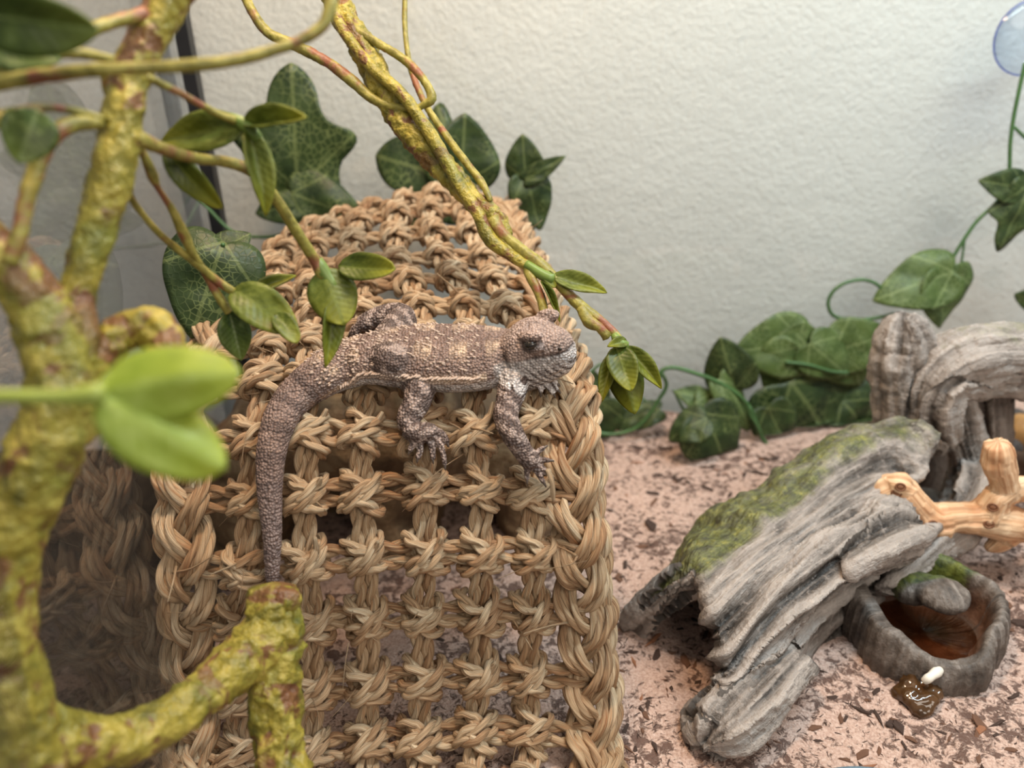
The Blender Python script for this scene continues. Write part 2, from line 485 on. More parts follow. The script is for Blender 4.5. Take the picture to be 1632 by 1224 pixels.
def m_log():
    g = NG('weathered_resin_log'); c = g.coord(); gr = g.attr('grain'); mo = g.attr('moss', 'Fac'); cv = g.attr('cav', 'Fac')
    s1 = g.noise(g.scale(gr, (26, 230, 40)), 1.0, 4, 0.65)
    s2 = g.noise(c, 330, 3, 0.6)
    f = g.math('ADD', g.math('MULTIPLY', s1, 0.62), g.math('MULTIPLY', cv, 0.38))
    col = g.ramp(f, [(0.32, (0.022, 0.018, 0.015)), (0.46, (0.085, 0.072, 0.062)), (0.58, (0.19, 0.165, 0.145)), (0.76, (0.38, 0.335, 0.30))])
    dust = g.ramp(s2, [(0.55, (0, 0, 0)), (0.70, (1, 1, 1))])
    col = g.mix(g.math('MULTIPLY', dust, 0.35), col, (0.52, 0.45, 0.40))
    mc = g.ramp(g.noise(c, 210, 3, 0.7), [(0.36, (0.030, 0.036, 0.010)), (0.55, (0.10, 0.115, 0.022)), (0.76, (0.28, 0.27, 0.05))])
    mf = g.math('MULTIPLY', g.math('SUBTRACT', g.math('ADD', mo, g.math('MULTIPLY', g.noise(c, 75, 4, 0.7), 1.0)), 0.98), 2.4, clamp=True)
    col = g.mix(g.math('MULTIPLY', mf, 0.85), col, mc)
    h = g.math('ADD', s1, g.math('MULTIPLY', s2, 0.6))
    return g.fin(col, 0.55, g.bump(h, 0.9, 0.0024), 0.4)
def m_wood():
    g = NG('grapevine_wood'); c = g.coord(); gr = g.attr('grain')
    s1 = g.noise(g.scale(gr, (22, 330, 40)), 1.0, 4, 0.6, 0.4)
    col = g.ramp(s1, [(0.25, (0.33, 0.15, 0.07)), (0.45, (0.60, 0.37, 0.21)), (0.65, (0.78, 0.58, 0.38))])
    red = g.ramp(g.noise(c, 38, 2), [(0.45, (1, 1, 1)), (0.68, (0.86, 0.60, 0.44))])
    col = g.mix(0.8, col, red, 'MULTIPLY')
    return g.fin(col, 0.5, g.bump(s1, 0.6, 0.0012), 0.35)
def m_dragon():
    g = NG('lizard_skin'); col = g.attr('col', 'Color'); c = g.coord()
    v = g.voro(c, 950, 'F1', 'Distance', 0.7)
    sc = g.ramp(v, [(0.10, (1.35, 1.32, 1.30)), (0.5, (0.9, 0.89, 0.89)), (0.75, (0.50, 0.47, 0.47))])
    n = g.ramp(g.noise(c, 420, 3), [(0.3, (0.70, 0.68, 0.68)), (0.7, (1.25, 1.22, 1.2))])
    cc = g.mix(1.0, g.mix(0.8, col, sc, 'MULTIPLY'), n, 'MULTIPLY')
    h = g.math('SUBTRACT', 1.0, v)
    return g.fin(cc, 0.58, g.bump(h, 0.9, 0.0011), 0.35)
def m_rock(name, a, b, c_):
    g = NG(name); c = g.coord()
    n = g.noise(c, 42, 5, 0.65, 0.8)
    col = g.ramp(n, [(0.3, a), (0.52, b), (0.72, c_)])
    return g.fin(col, 0.6, g.bump(g.math('ADD', n, g.noise(c, 260, 3)), 0.5, 0.002), 0.35)
def m_dish():
    g = NG('resin_dish'); c = g.coord(); mo = g.attr('moss', 'Fac'); wet = g.attr('wet', 'Fac')
    n = g.noise(c, 130, 4, 0.65); gr = g.noise(g.scale(g.attr('grain'), (260, 20, 20)), 1.0, 3)
    col = g.ramp(g.math('ADD', g.math('MULTIPLY', n, 0.6), g.math('MULTIPLY', gr, 0.4)), [(0.32, (0.030, 0.024, 0.020)), (0.5, (0.11, 0.09, 0.075)), (0.7, (0.30, 0.265, 0.235))])
    br = g.ramp(g.noise(c, 60, 3), [(0.35, (0.045, 0.022, 0.014)), (0.65, (0.20, 0.105, 0.065))])
    col = g.mix(wet, col, br)
    mc = g.ramp(g.noise(c, 230, 3), [(0.35, (0.025, 0.038, 0.010)), (0.65, (0.13, 0.155, 0.03))])
    mf = g.math('MULTIPLY', g.math('SUBTRACT', g.math('ADD', mo, g.math('MULTIPLY', n, 0.7)), 0.75), 4.0, clamp=True)
    col = g.mix(mf, col, mc)
    rg = g.math('SUBTRACT', 0.6, g.math('MULTIPLY', wet, 0.3))
    return g.fin(col, rg, g.bump(g.math('ADD', n, gr), 0.7, 0.002), 0.45)

WALL = m_wall(); STRAW = m_straw(); VINE = m_vine(); TWIG = m_twig()
LEAF = m_leaf('vine_leaf', (0.040, 0.066, 0.008), (0.085, 0.115, 0.012), (0.20, 0.24, 0.045), (0.42, 0.40, 0.028), 0.3)
LEAFB = m_leaf('bright_leaf', (0.20, 0.29, 0.025), (0.29, 0.39, 0.036), (0.40, 0.50, 0.10), (0.50, 0.55, 0.055), 0.3)
LEAFD = m_leaf('dark_leaf', (0.03, 0.055, 0.012), (0.07, 0.115, 0.02), (0.20, 0.27, 0.09), (0.17, 0.21, 0.03), 0.2)
IVY = m_ivy('ivy_dark', (0.020, 0.038, 0.013), (0.045, 0.075, 0.022), (0.20, 0.25, 0.09))
IVYL = m_ivy('ivy_light', (0.055, 0.095, 0.024), (0.10, 0.155, 0.042), (0.27, 0.35, 0.15))
STEM = m_plain('ivy_stem', (0.055, 0.125, 0.04), 0.4)
SAND = m_sand(); LOG = m_log(); WOOD = m_wood(); SKIN = m_dragon(); DISH = m_dish()
ROCK = m_rock('brown_rock', (0.06, 0.035, 0.018), (0.20, 0.125, 0.065), (0.42, 0.31, 0.18))
BLACK = m_plain('black_seal', (0.012, 0.012, 0.013), 0.35)
GLASS = m_glass('tank_glass', (0.97, 0.985, 0.98))
GLASSL = m_glass('smudged_glass', (0.90, 0.91, 0.91), 0.0, 1.5, 0.022, 1.0)
TABLE = m_plain('dark_table', (0.035, 0.026, 0.02), 0.5, 40, 0.4)

# ------------------------------------------------------------------ setting
YG = 0.525                                      # inner face of the back glass
YW = 0.560                                      # room wall
def box(mb, lo, hi, rnd=0.5):
    x0, y0, z0 = lo; x1, y1, z1 = hi
    v = [(x0, y0, z0), (x1, y0, z0), (x1, y1, z0), (x0, y1, z0), (x0, y0, z1), (x1, y0, z1), (x1, y1, z1), (x0, y1, z1)]
    mb.add(v, [[0, 3, 2, 1], [4, 5, 6, 7], [0, 1, 5, 4], [1, 2, 6, 5], [2, 3, 7, 6], [3, 0, 4, 7]], rnd=rnd)
mb = MB(); box(mb, (-1.3, YW, -0.4), (1.3, YW + 0.03, 1.3))
o = link('wall_back', mb.mesh('wall_back', smooth=False), WALL); tag(o, 'off-white painted wall with orange peel texture', None, None, 'structure')

PA = np.array([-0.1362, 0.2536]); PB = np.array([-0.1950, YG])      # line of the left pane on plan
pd = (PB - PA) / np.linalg.norm(PB - PA); pn = np.array([-pd[1], pd[0]])   # pn points to the left, outwards
Pfront = PA - pd * 0.20
XR = 0.62
def prism(mb, plan, z0, z1):
    n = len(plan); v = [(x, y, z0) for x, y in plan] + [(x, y, z1) for x, y in plan]
    q = [[i, (i + 1) % n, n + (i + 1) % n, n + i] for i in range(n)]
    mb.add(v, q + ([[3, 2, 1, 0], [4, 5, 6, 7]] if n == 4 else []))
tank = thing('glass_terrarium', 'glass terrarium panes with black sealed corner round the sandy enclosure', 'terrarium', (0, 0.3, -0.03))
mb = MB(); box(mb, (PB[0], YG, -0.03), (XR, YG + 0.005, 0.75)); part('back_pane', mb, GLASS, tank, False)
mb = MB(); prism(mb, [Pfront, PB, PB + pn * 0.004, Pfront + pn * 0.004], -0.03, 0.75); part('side_pane', mb, GLASSL, tank, False)
mb = MB(); box(mb, (XR, 0.06, -0.03), (XR + 0.005, YG + 0.005, 0.75)); part('side_pane', mb, GLASS, tank, False)
mb = MB(); prism(mb, [Pfront, (XR, 0.06), (XR, YG), PB], -0.03, -0.022); part('base_pane', mb, GLASS, tank, False)
mb = MB(); cs = [PB + np.array([0.0045, -0.009]), PB + np.array([0.0125, -0.0090]), PB + np.array([0.0125, -0.0002]), PB + np.array([0.0030, -0.0002])]
prism(mb, cs, -0.03, 0.75); part('corner_seal', mb, BLACK, tank, False)
mb = MB(); box(mb, (-1.2, -0.5, -0.075), (1.2, YW - 0.004, -0.031)); single('table_top', mb, TABLE, 'dark brown table top outside the left glass pane', 'table', smooth=False)

# sand bed
nx, ny = 230, 130
gx = np.linspace(0, 1, nx); gy = np.linspace(0, 1, ny)
U, W_ = np.meshgrid(gx, gy, indexing='ij')
yy = 0.07 + W_ * (YG - 0.0015 - 0.07)
xl = PA[0] + (yy - PA[1]) * (pd[0] / pd[1]) + 0.0015
xx = xl + U * (XR - 0.002 - xl)
pp = np.stack([xx, yy, np.zeros_like(xx)], -1).reshape(-1, 3)
def sand_z(p):
    p = np.asarray(p, float); q = p.copy(); q[:, 2] = 0
    return (fbm(q * 22, 3, 3) - 0.5) * 0.008 + (fbm(q * 130, 3, 5) - 0.5) * 0.0030
pp[:, 2] = sand_z(pp)
i = np.arange(nx - 1)[:, None] * ny; j = np.arange(ny - 1)[None, :]
q = np.stack([i + j, i + ny + j, i + ny + j + 1, i + j + 1], -1).reshape(-1, 4)
mb = MB(); mb.add(pp, q)
# skirt down to the base pane
rim = np.r_[np.arange(0, nx) * ny, (nx - 1) * ny + np.arange(1, ny), np.arange(nx - 2, -1, -1) * ny + ny - 1, np.arange(ny - 2, 0, -1)]
rv = pp[rim].copy(); lo = rv.copy(); lo[:, 2] = -0.022
n = len(rim); mb.add(np.vstack([rv, lo]), [[n + k, n + (k + 1) % n, (k + 1) % n, k] for k in range(n)])
o = link('floor', mb.mesh('floor'), SAND); tag(o, 'pinkish sand bed speckled with dark bark bits', None, None, 'structure')

# ------------------------------------------------------------------ seagrass mat
ROWS = [
 [(385,1292),(500,1287),(586,1275),(668,1270),(757,1258),(845,1256)],
 [(381,1200),(498,1196),(585,1182),(666,1178),(757,1164),(843,1164)],
 [(380,1105),(496,1096),(587,1087),(673,1078),(764,1074),(841,1074)],
 [(376,987),(498,987),(585,983),(673,978),(764,974),(848,974)],
 [(392,901),(487,892),(582,883),(678,879),(766,879),(852,879)],
 [(396,795),(487,788),(576,783),(678,774),(766,779),(845,783)],
 [(405,703),(491,690),(577,690),(674,686),(754,690),(846,677)],
 [(421,611),(487,608),(582,612),(672,605),(755,600),(848,600)],
 [(434,553),(494,548),(582,545),(672,540),(748,540),(832,545)],
 [(440,505),(498,500),(580,498),(668,487),(740,487),(808,492)],
 [(440,462),(495,456),(575,455),(650,447),(721,443),(785,448)],
 [(438,428),(492,425),(560,420),(632,415),(700,409),(768,410)],
 [(445,400),(500,391),(562,383),(630,377),(688,370),(750,368)],
 [(470,380),(520,366),(573,354),(630,342),(685,335),(740,334)],
 [(500,366),(545,349),(595,335),(645,321),(695,312),(748,314)]]
LB = [(318,1295),(312,1195),(305,1095),(300,988),(297,900),(292,798),(292,708),(305,625),(330,562),(355,515),(378,475),(395,445),(415,420),(445,400),(475,384)]
RB = [(952,1275),(945,1175),(938,1075),(930,975),(922,880),(915,783),(910,685),(905,605),(890,548),(868,495),(852,452),(838,412),(824,378),(812,348),(800,325)]
NR = len(ROWS)
TR = [None, 0.3085, 0.3090, 0.304, 0.296, 0.2975, 0.300] + [None] * (NR - 7)
cen = [(np.mean([c[0] for c in r]), np.mean([c[1] for c in r])) for r in ROWS]
TR[0] = float((0.004 - H) / ray(*cen[0])[2])
pit = np.mean([np.linalg.norm(PT(*cen[k], TR[k]) - PT(*cen[k + 1], TR[k + 1])) for k in range(1, 6)])
for k in range(7, NR):
    p0 = PT(*cen[k - 1], TR[k - 1]); ts = np.linspace(TR[k - 1] - 0.004, TR[k - 1] + 0.06, 800)
    ds = np.array([np.linalg.norm(PT(*cen[k], t) - p0) for t in ts])
    ok = np.where(ds >= pit * 1.02)[0]; mn = ds.argmin(); ok = ok[ok > mn]
    TR[k] = float(ts[ok[0]]) if len(ok) else TR[k - 1] + 0.012
KY = [0] * 7 + [0.0003, 0.0008, 0.0014, 0.002, 0.0025, 0.003, 0.003, 0.003]
cy_ = np.array([c[1] for c in cen])[::-1]; ct_ = np.array(TR)[::-1]
def tmat(px, py):
    """depth of the mat surface behind a pixel"""
    k = np.interp(py, cy_, np.array(KY)[::-1]); col = (px - 400) / 90.0
    return float(np.interp(py, cy_, ct_)) + (col - 2.5) * k
KN = np.zeros((NR, 8, 3))
for k in range(NR):
    for c in range(6):
        KN[k, c + 1] = PT(*ROWS[k][c], TR[k] + (c - 2.5) * KY[k])
    KN[k, 0] = PT(*LB[k], TR[k] + (-1.2 - 2.5) * KY[k])
    KN[k, 7] = PT(*RB[k], TR[k] + (6.1 - 2.5) * KY[k])
KN[0, :, 2] = np.maximum(KN[0, :, 2], 0.005)
def rope(mb, path, R, pitch=0.017, ph=0.0, plies=2, step=0.0016, n=9, seed=0, hint=None):
    n = max(n, 11)
    P = resample(path, step); T, N, B = frames(P, hint); L = arclen(P)
    for k in range(plies):
        a = 2 * np.pi * (L / pitch + k / plies) + ph
        rr = R * 0.50
        C = P + (np.cos(a) * rr)[:, None] * N + (np.sin(a) * rr)[:, None] * B
        wob = 1 + 0.10 * np.sin(L * 310 + seed + k * 2)
        mb.tube(C, R * 0.60 * wob, n, ridge=0.12, twist=-150, rnd=float(np.random.default_rng(seed * 7 + k).uniform(0.15, 0.95)), seed=seed * 3 + k)
ex_ = np.gradient(KN, axis=1); ez_ = np.gradient(KN, axis=0)
matroot = thing('woven_climbing_mat', 'straw coloured seagrass climbing mat of knotted cords hanging over the rock cave', 'mat', tuple(KN[1, 3] * np.array([1, 1, 0])))
MC = root_of(matroot)
CORDS = []
for c in range(1, 7):
    mb = MB()
    for sgn in (-1, 1):
        pth = []
        for k in range(NR):
            e = nrm(ex_[k, c]); pth.append(KN[k, c] + e * sgn * 0.0021)
        rope(mb, pth, 0.0024, 0.019, c + sgn, seed=c * 10 + sgn + 1)
    CORDS.append(part('vertical_cord', mb, STRAW, matroot))
for k in range(NR):
    for sgn in (-1, 1):
        mb = MB(); pth = []
        for c in range(8):
            e = nrm(ez_[k, c]); nn = nrm(np.cross(ex_[k, c], ez_[k, c]))
            pth.append(KN[k, c] + e * sgn * 0.0024)
            if c < 7:
                e2 = nrm(ez_[k, c] + ez_[k, c + 1]); mid = (KN[k, c] + KN[k, c + 1]) / 2
                pth.append(mid + e2 * sgn * random.uniform(0.0023, 0.0036) + nrm(np.cross(ex_[k, c], ez_[k, c])) * random.uniform(-0.001, 0.001))
        rope(mb, pth, 0.0024, 0.019, k * 1.3 + sgn, seed=200 + k * 4 + sgn)
        part('cross_cord', mb, STRAW, matroot)
# knots: wraps of grass round the cord
def knot_mesh(v):
    r = np.random.default_rng(50 + v); mb = MB()
    def band(a, b, cz, tilt, R, ph0, ph1, bend=0.0, sd=0):
        ph = np.linspace(ph0, ph1, 14)
        x = a * np.cos(ph); y = b * np.sin(ph); z = cz + tilt * np.cos(ph) + bend * np.sin(ph) + r.normal(0, 0.00025, 14)
        rope(mb, np.stack([x, y, z], 1), R, 0.020 * r.uniform(0.8, 1.2), r.uniform(0, 6), 2, 0.0014, 10, seed=v * 40 + sd)
    f = r.uniform(-1, 1, 12); mir = -1 if v % 5 == 4 else 1
    band(0.0078, 0.0080, 0.0016 + f[0] * .0004, mir * (0.0042 + f[1] * .0014), 0.0024, -0.8, math.pi + 0.8, -0.0016, 1)     # front diagonal pair
    band(0.0080, 0.0076, -0.0022 + f[2] * .0004, mir * (0.0040 + f[3] * .0014), 0.0024, -0.8, math.pi + 0.8, -0.0016, 2)
    band(0.0074, 0.0064, 0.0036 + f[4] * .0006, mir * (-0.0042 + f[5] * .001), 0.0027, *((1.25, math.pi + 0.8) if mir > 0 else (-0.8, 1.9)), 0.0004, 3)      # upper arm
    band(0.0076, 0.0066, -0.0044 + f[6] * .0006, mir * (-0.0036 + f[7] * .001), 0.0027, *((-0.8, 1.8) if mir > 0 else (1.3, math.pi + 0.8)), 0.0004, 4)     # lower arm
    band(0.0066, 0.0060, 0.0018, 0.001, 0.0030, math.pi + 0.1, 2 * math.pi - 0.1, 0, 5)
    band(0.0066, 0.0060, -0.0022, -0.001, 0.0030, math.pi + 0.1, 2 * math.pi - 0.1, 0, 6)
    if v % 2:
        ps = np.array([[0.006, 0.004, 0.004], [0.0075, 0.0065, 0.006], [0.0085, 0.008, 0.0085 + f[8] * .002]]) * np.array([mir, 1, 1]); mb.tube(spline(ps, 8), np.linspace(0.0017, 0.0008, 8), 6, ridge=0.1, rnd=0.9, seed=v)
    return mb.mesh('knot')
KM = [knot_mesh(v) for v in range(14)]
for me_ in KM: me_.materials.append(STRAW)
for k in range(NR):
    for c in range(1, 7):
        e = nrm(ex_[k, c]); z = nrm(ez_[k, c]); nn = nrm(np.cross(e, z)); z = nrm(np.cross(nn, e))
        if np.dot(nn, CAM - KN[k, c]) < 0 and k < 8: nn = -nn
        a = random.uniform(-0.2, 0.2); e2 = e * math.cos(a) + z * math.sin(a); z2 = -e * math.sin(a) + z * math.cos(a)
        s_ = random.uniform(0.80, 0.92) * (1.0 if k < 9 else 0.90)
        mir = 1
        link('knot', KM[random.randrange(14)], None, CORDS[c - 1], mat4(KN[k, c] - MC, e2 * mir, -np.cross(e2, z2) * -1 * 1.0 if False else nrm(np.cross(z2, e2)) * -1, z2, s_))
# edge braids
for side in (0, 7):
    P = resample([KN[k, side] for k in range(NR)], 0.0016, 600)
    T, N, B = frames(P); L = arclen(P)
    # lateral axis: along the mat width
    lat = np.stack([np.interp(np.linspace(0, NR - 1, len(P)), np.arange(NR), ex_[:, side, d]) for d in range(3)], 1)
    lat -= T * np.sum(lat * T, 1)[:, None]; lat /= np.linalg.norm(lat, axis=1)[:, None]
    dep = np.cross(lat, T)
    mb = MB()
    for s_ in range(3):
        ph = 2 * np.pi * (L / 0.056 + s_ / 3)
        C = P + (np.sin(ph) * 0.0066)[:, None] * lat + (np.sin(2 * ph) * 0.0036)[:, None] * dep
        for dd in (-1, 1):
            off = lat * dd * 0.0020
            rope(mb, (C + off)[::3], 0.0025, 0.050, s_ + dd, seed=400 + side * 9 + s_ * 2 + dd)
    # outer binding strand
    C = P + lat * (0.0095 if side else -0.0095) + dep * (-0.004) + (np.sin(2 * np.pi * L / 0.03) * 0.001)[:, None] * lat
    rope(mb, C[::4], 0.0032, 0.022, 1.0, seed=460 + side)
    part('edge_braid', mb, STRAW, matroot)
# loose fibres
mb = MB()
for _ in range(110):
    k = random.randrange(1, NR - 2); c = random.randrange(0, 8)
    p = KN[k, c] + rng.normal(0, 0.003, 3) + np.array([0, -0.006, 0.002])
    d = nrm(rng.normal(0, 1, 3) + np.array([0, -0.6, 0])); L = random.uniform(0.006, 0.018)
    b = rng.normal(0, 1, 3) * L * 0.35
    pts = [p, p + d * L * 0.5 + b * 0.4, p + d * L + b]
    mb.tube(spline(pts, 7), np.linspace(0.00022, 0.00008, 7) * random.choice([1, 1, 2.5]), 4, rnd=random.uniform(0.5, 1))
o = part('loose_fibres', mb, STRAW, matroot); o['kind'] = 'stuff'
mb = MB(); mb.tube(spline([PT(873, 748, 0.285), PT(880, 770, 0.285), PT(882, 800, 0.288)], 12), np.r_[np.full(9, 0.0010), 0.0009, 0.0007, 0.0004], 6, ridge=0.1, rnd=0.9)
part('grass_end', mb, STRAW, matroot)

# ------------------------------------------------------------------ bearded dragon
MBD = MB()
tb = lambda px, py, off=0.012: tmat(px, py) - off
TAIL = [(434,955,1.0,1.0),(434,920,2.4,2.4),(434,850,3.4,3.4),(430,780,4.5,4.4),(433,720,5.3,5.1),(447,668,6.2,5.8),(473,630,7.1,6.6),(508,603,8.3,7.4),
        (548,584,10.0,8.2),(590,573,12.3,9.2),(635,570,15.0,10.2),(690,571,17.0,11.0),(740,572,17.0,11.2),(785,570,15.0,10.8),(815,566,11.5,9.6),(842,560,9.5,8.6)]
ctl = []
for px, py, w_, h_ in TAIL:
    off = 0.0085 + h_ * 0.001 * 0.75
    yq = py if py > 640 else py + (640 - py) * 0.18
    ctl.append([*PT(px, py, tmat(px, yq) - off), w_ * 1e-3, h_ * 1e-3])
ctl = np.array(ctl)
# keep the trunk level: one shared depth from the hips to the neck
tbod = np.mean([np.dot(ctl[i_, :3] - CAM, FWD) for i_ in range(10, 14)])
for i_, (px, py, w_, h_) in enumerate(TAIL):
    if i_ >= 9: ctl[i_, :3] = PT(px, py, tbod)
    if i_ == 8: ctl[i_, :3] = PT(px, py, tbod * 0.6 + 0.4 * np.dot(ctl[i_, :3] - CAM, FWD))
SP = resample(ctl, 0.0011, 900)
AX = SP[:, :3]; UPV = nrm([0, -0.22, 0.97])
Ta = np.gradient(AX, axis=0); Ta /= np.linalg.norm(Ta, axis=1)[:, None]
# on the hanging tail the back faces away from the mat (towards the viewer)
blend = np.clip((AX[:, 0] - PT(450, 660, 0.3)[0]) / 0.03, 0, 1)[:, None]
upv = UPV * blend + np.array([0.0, -1.0, 0.25]) * (1 - blend)
La = np.cross(Ta, upv); La /= np.linalg.norm(La, axis=1)[:, None]           # towards the viewer on the trunk
Ua = np.cross(La, Ta)
a = np.linspace(0, 2 * np.pi, 40, endpoint=False)
ca, sa = np.cos(a), np.sin(a)
shz = np.where(sa > 0, sa * 0.95, sa * 0.80)                                 # flatter belly
rings = AX[:, None, :] + (SP[:, 3, None] * (np.sign(ca) * np.abs(ca) ** 0.85)[None])[..., None] * La[:, None, :] + (SP[:, 4, None] * shz[None])[..., None] * Ua[:, None, :]
MBD.loft(rings)
# head
tH = tbod
hb = PT(818, 561, tH); hs = PT(911, 553, tH - 0.014)
hT = nrm(hs - hb); HL = np.linalg.norm(hs - hb)
hU = nrm(np.array([0, -0.20, 1]) - hT * np.dot([0, -0.20, 1], hT)); hS = np.cross(hT, hU)       # hS towards the viewer
if np.dot(hS, CAM - hb) < 0: hS = -hS
st = np.array([0, .12, .25, .40, .55, .70, .84, .94, 1.0])
wd = np.array([9.5, 12.0, 13.2, 12.2, 10.2, 8.6, 7.0, 5.4, 3.2]) * 1e-3
tp = np.array([8.5, 10.5, 11.6, 12.0, 11.2, 8.8, 6.8, 5.2, 2.6]) * 1e-3
bt = np.array([11.0, 14.0, 14.5, 13.8, 12.6, 11.4, 10.0, 7.6, 4.2]) * 1e-3
s2 = np.linspace(0, 1, 26); W2 = np.interp(s2, st, wd); T2 = np.interp(s2, st, tp); B2 = np.interp(s2, st, bt)
rings = []
for k, s_ in enumerate(s2):
    c = hb + hT * HL * s_
    sc = np.sign(ca) * np.abs(ca) ** 0.8
    z = np.where(sa > 0, np.sign(sa) * np.abs(sa) ** 0.8 * T2[k], -np.abs(sa) ** 0.9 * B2[k])
    # cheeks narrower below the brow, beard full
    rings.append(c + (W2[k] * sc)[:, None] * hS + z[:, None] * hU)
MBD.loft(rings)
EY = hb + hT * HL * 0.60 + hS * 0.0086 + hU * 0.0074
MBD.ellipsoid(EY + hU * 0.0022 - hS * 0.001, np.array([hT * 0.0052, hU * 0.0024, hS * 0.0030]))       # brow
MBD.ellipsoid(EY - hU * 0.0022, np.array([hT * 0.0042, hU * 0.0022, hS * 0.0024]))                    # lower lid
EY2 = hb + hT * HL * 0.56 - hS * 0.0088 + hU * 0.0074
MBD.ellipsoid(EY2 + hU * 0.0020, np.array([hT * 0.0052, hU * 0.0026, hS * 0.0030]))
MBD.ellipsoid(hb + hT * HL * 0.10 + hS * 0.0095 - hU * 0.005, np.array([hT * 0.006, hU * 0.0065, hS * 0.004]))   # jowl
def limb(pts, n=10):
    """pts: (px,py,t,r_mm)"""
    P = np.array([[*PT(p[0], p[1], p[2]), p[3] * 1e-3] for p in pts]); S = resample(P, 0.0009, 300)
    MBD.tube(S[:, :3], S[:, 3], n); LIMBS.append((S[:, :3], S[:, 3]))
    return S
LIMBS = []
CLAWS = MB()
def claw(a_, b_):
    d = nrm(b_ - a_); pts = [b_ - d * 0.0006, b_ + d * 0.0010, b_ + d * 0.0014 + np.array([0, 0.0004, -0.0006])]
    CLAWS.tube(spline(pts, 6), np.linspace(0.0007, 0.00012, 6), 6)
def toe(pts):
    S = limb(pts, 8); claw(S[-3, :3], S[-1, :3])
tm = tmat
tf = lambda px, py, o=0.0095: tmat(px, py) - o
# near hind leg
tH_ = tbod - 0.004
limb([(598,572,tbod,7.2),(628,578,tbod-0.009,7.4),(655,596,tf(655,596,0.016),7.2),(668,616,tf(668,616,0.017),6.3),(664,642,tf(664,642,0.016),5.2),(652,664,tf(652,664,0.014),4.6),(651,682,tf(651,682,0.0125),4.0)])
limb([(651,682,tf(651,682,0.0125),4.0),(664,690,tf(664,690,0.0120),3.9),(682,688,tf(682,688,0.0125),3.6),(694,688,tf(694,688,0.012),2.6)])
for tip in ([(657,690),(658,706),(653,719)], [(668,694),(670,714),(666,731)], [(680,692),(688,712),(690,732)], [(690,690),(702,710),(708,732),(709,742)], [(693,686),(706,692),(713,706)]):
    toe([(x, y, tf(x, y, 0.0118 + 0.0006), r) for (x, y), r in zip(tip, (1.6, 1.3, 1.1, 0.9))])
# far hind leg, folded behind the hips
tfar = tbod + 0.016
limb([(612,556,tbod+0.003,7.5),(632,528,tbod+0.010,7.2),(640,506,tfar,5.8),(618,503,tfar+0.002,5.0),(592,511,tfar+0.002,4.4),(574,519,tfar+0.001,3.6)])
for dx, dy in ((-8, 3), (-10, 8), (-6, 10)):
    toe([(574,519,tfar,2.2),(574+dx,519+dy,tfar,1.5),(574+dx*1.6,519+dy*1.8,tfar+0.001,1.1)])
# near front leg
limb([(805,592,tbod-0.004,7.2),(817,610,tbod-0.009,6.2),(811,640,tf(811,640,0.016),5.0),(806,664,tf(806,664,0.016),4.7),(816,690,tf(816,690,0.015),4.4),(829,712,tf(829,712,0.0135),3.9),(838,726,tf(838,726,0.013),3.7)])
limb([(838,726,tf(838,726,0.013),3.7),(846,735,tf(846,735,0.0128),3.7),(852,741,tf(852,741,0.0125),3.0)])
for tip in ([(846,729),(857,720),(868,713)], [(852,734),(864,733),(877,734)], [(853,739),(866,748),(878,758)], [(850,742),(859,756),(867,770)], [(842,738),(840,752),(840,765)]):
    toe([(x, y, tf(x, y, 0.0125), r) for (x, y), r in zip(tip, (1.5, 1.25, 0.95))])
# far front hand under the beard
tfh = tbod - 0.002
limb([(828,582,tbod+0.002,6.0),(850,598,tbod,4.2),(862,604,tfh-0.002,3.4)])
for tip in ([(862,603),(876,610),(889,622)], [(862,605),(873,615),(882,628)], [(860,605),(862,614),(862,626)], [(864,602),(878,605),(888,612)]):
    toe([(x, y, tfh - 0.004, r) for (x, y), r in zip(tip, (1.5, 1.3, 1.0))])
V, Q, NV = remesh(MBD, 0.00046, 3)
# ---- pigment and scale relief
D_ = V[:, None, :] - AX[None, ::3]
ii = np.sum(D_ * D_, -1).argmin(1) * 3; del D_
dv = V - AX[ii]
lat = np.sum(dv * La[ii], 1) / SP[ii, 3]; upc = np.sum(dv * Ua[ii], 1) / SP[ii, 4]
rad = np.maximum(np.abs(lat), 0) ; sarc = arclen(AX)[ii]; SL = arclen(AX)[-1]
idx, al, an, dl = nearest_axis(V, [(p[::2], r[::2]) for p, r in LIMBS])
dax = np.sqrt((lat) ** 2 + upc ** 2)
hl = (V - hb) @ hT / HL; hu = (V - hb) @ hU; hsd = (V - hb) @ hS
ishead = np.clip((hl - 0.02) / 0.06, 0, 1) * (np.linalg.norm(V - (hb + hT * HL * 0.5), axis=1) < 0.021)
islimb = np.clip((0.0016 - dl) / 0.0012, 0, 1) * (1 - ishead) * np.clip((dax - 0.92) / 0.12, 0, 1)
n1 = fbm(V * 260, 3, 1); n2 = fbm(V * 90, 3, 2)
brown = np.array([0.19, 0.13, 0.108]); pink = np.array([0.40, 0.30, 0.255]); grey = np.array([0.50, 0.47, 0.45]); cream = np.array([0.66, 0.50, 0.36]); dark = np.array([0.085, 0.062, 0.055])
def lerp(a_, b_, f): return a_ * (1 - f[:, None]) + b_ * f[:, None]
C = np.tile(brown, (len(V), 1))
C = lerp(C, pink, np.clip((n2 - 0.35) * 2.2, 0, 1) * 0.75)
per = 0.0132
bl = np.cos(2 * np.pi * (sarc / per)) * 0.5 + 0.5
row = np.exp(-((np.abs(lat) - 0.45) / 0.20) ** 2) * (upc > 0)
trunk = np.clip((sarc - (SL - 0.088)) / 0.01, 0, 1)
C = lerp(C, cream * 0.95, np.clip(row * bl ** 2 * 1.0 * trunk, 0, 1))
edge = np.exp(-((np.cos(2 * np.pi * (sarc / per) + 0.6) - 0.75) / 0.18) ** 2) * row
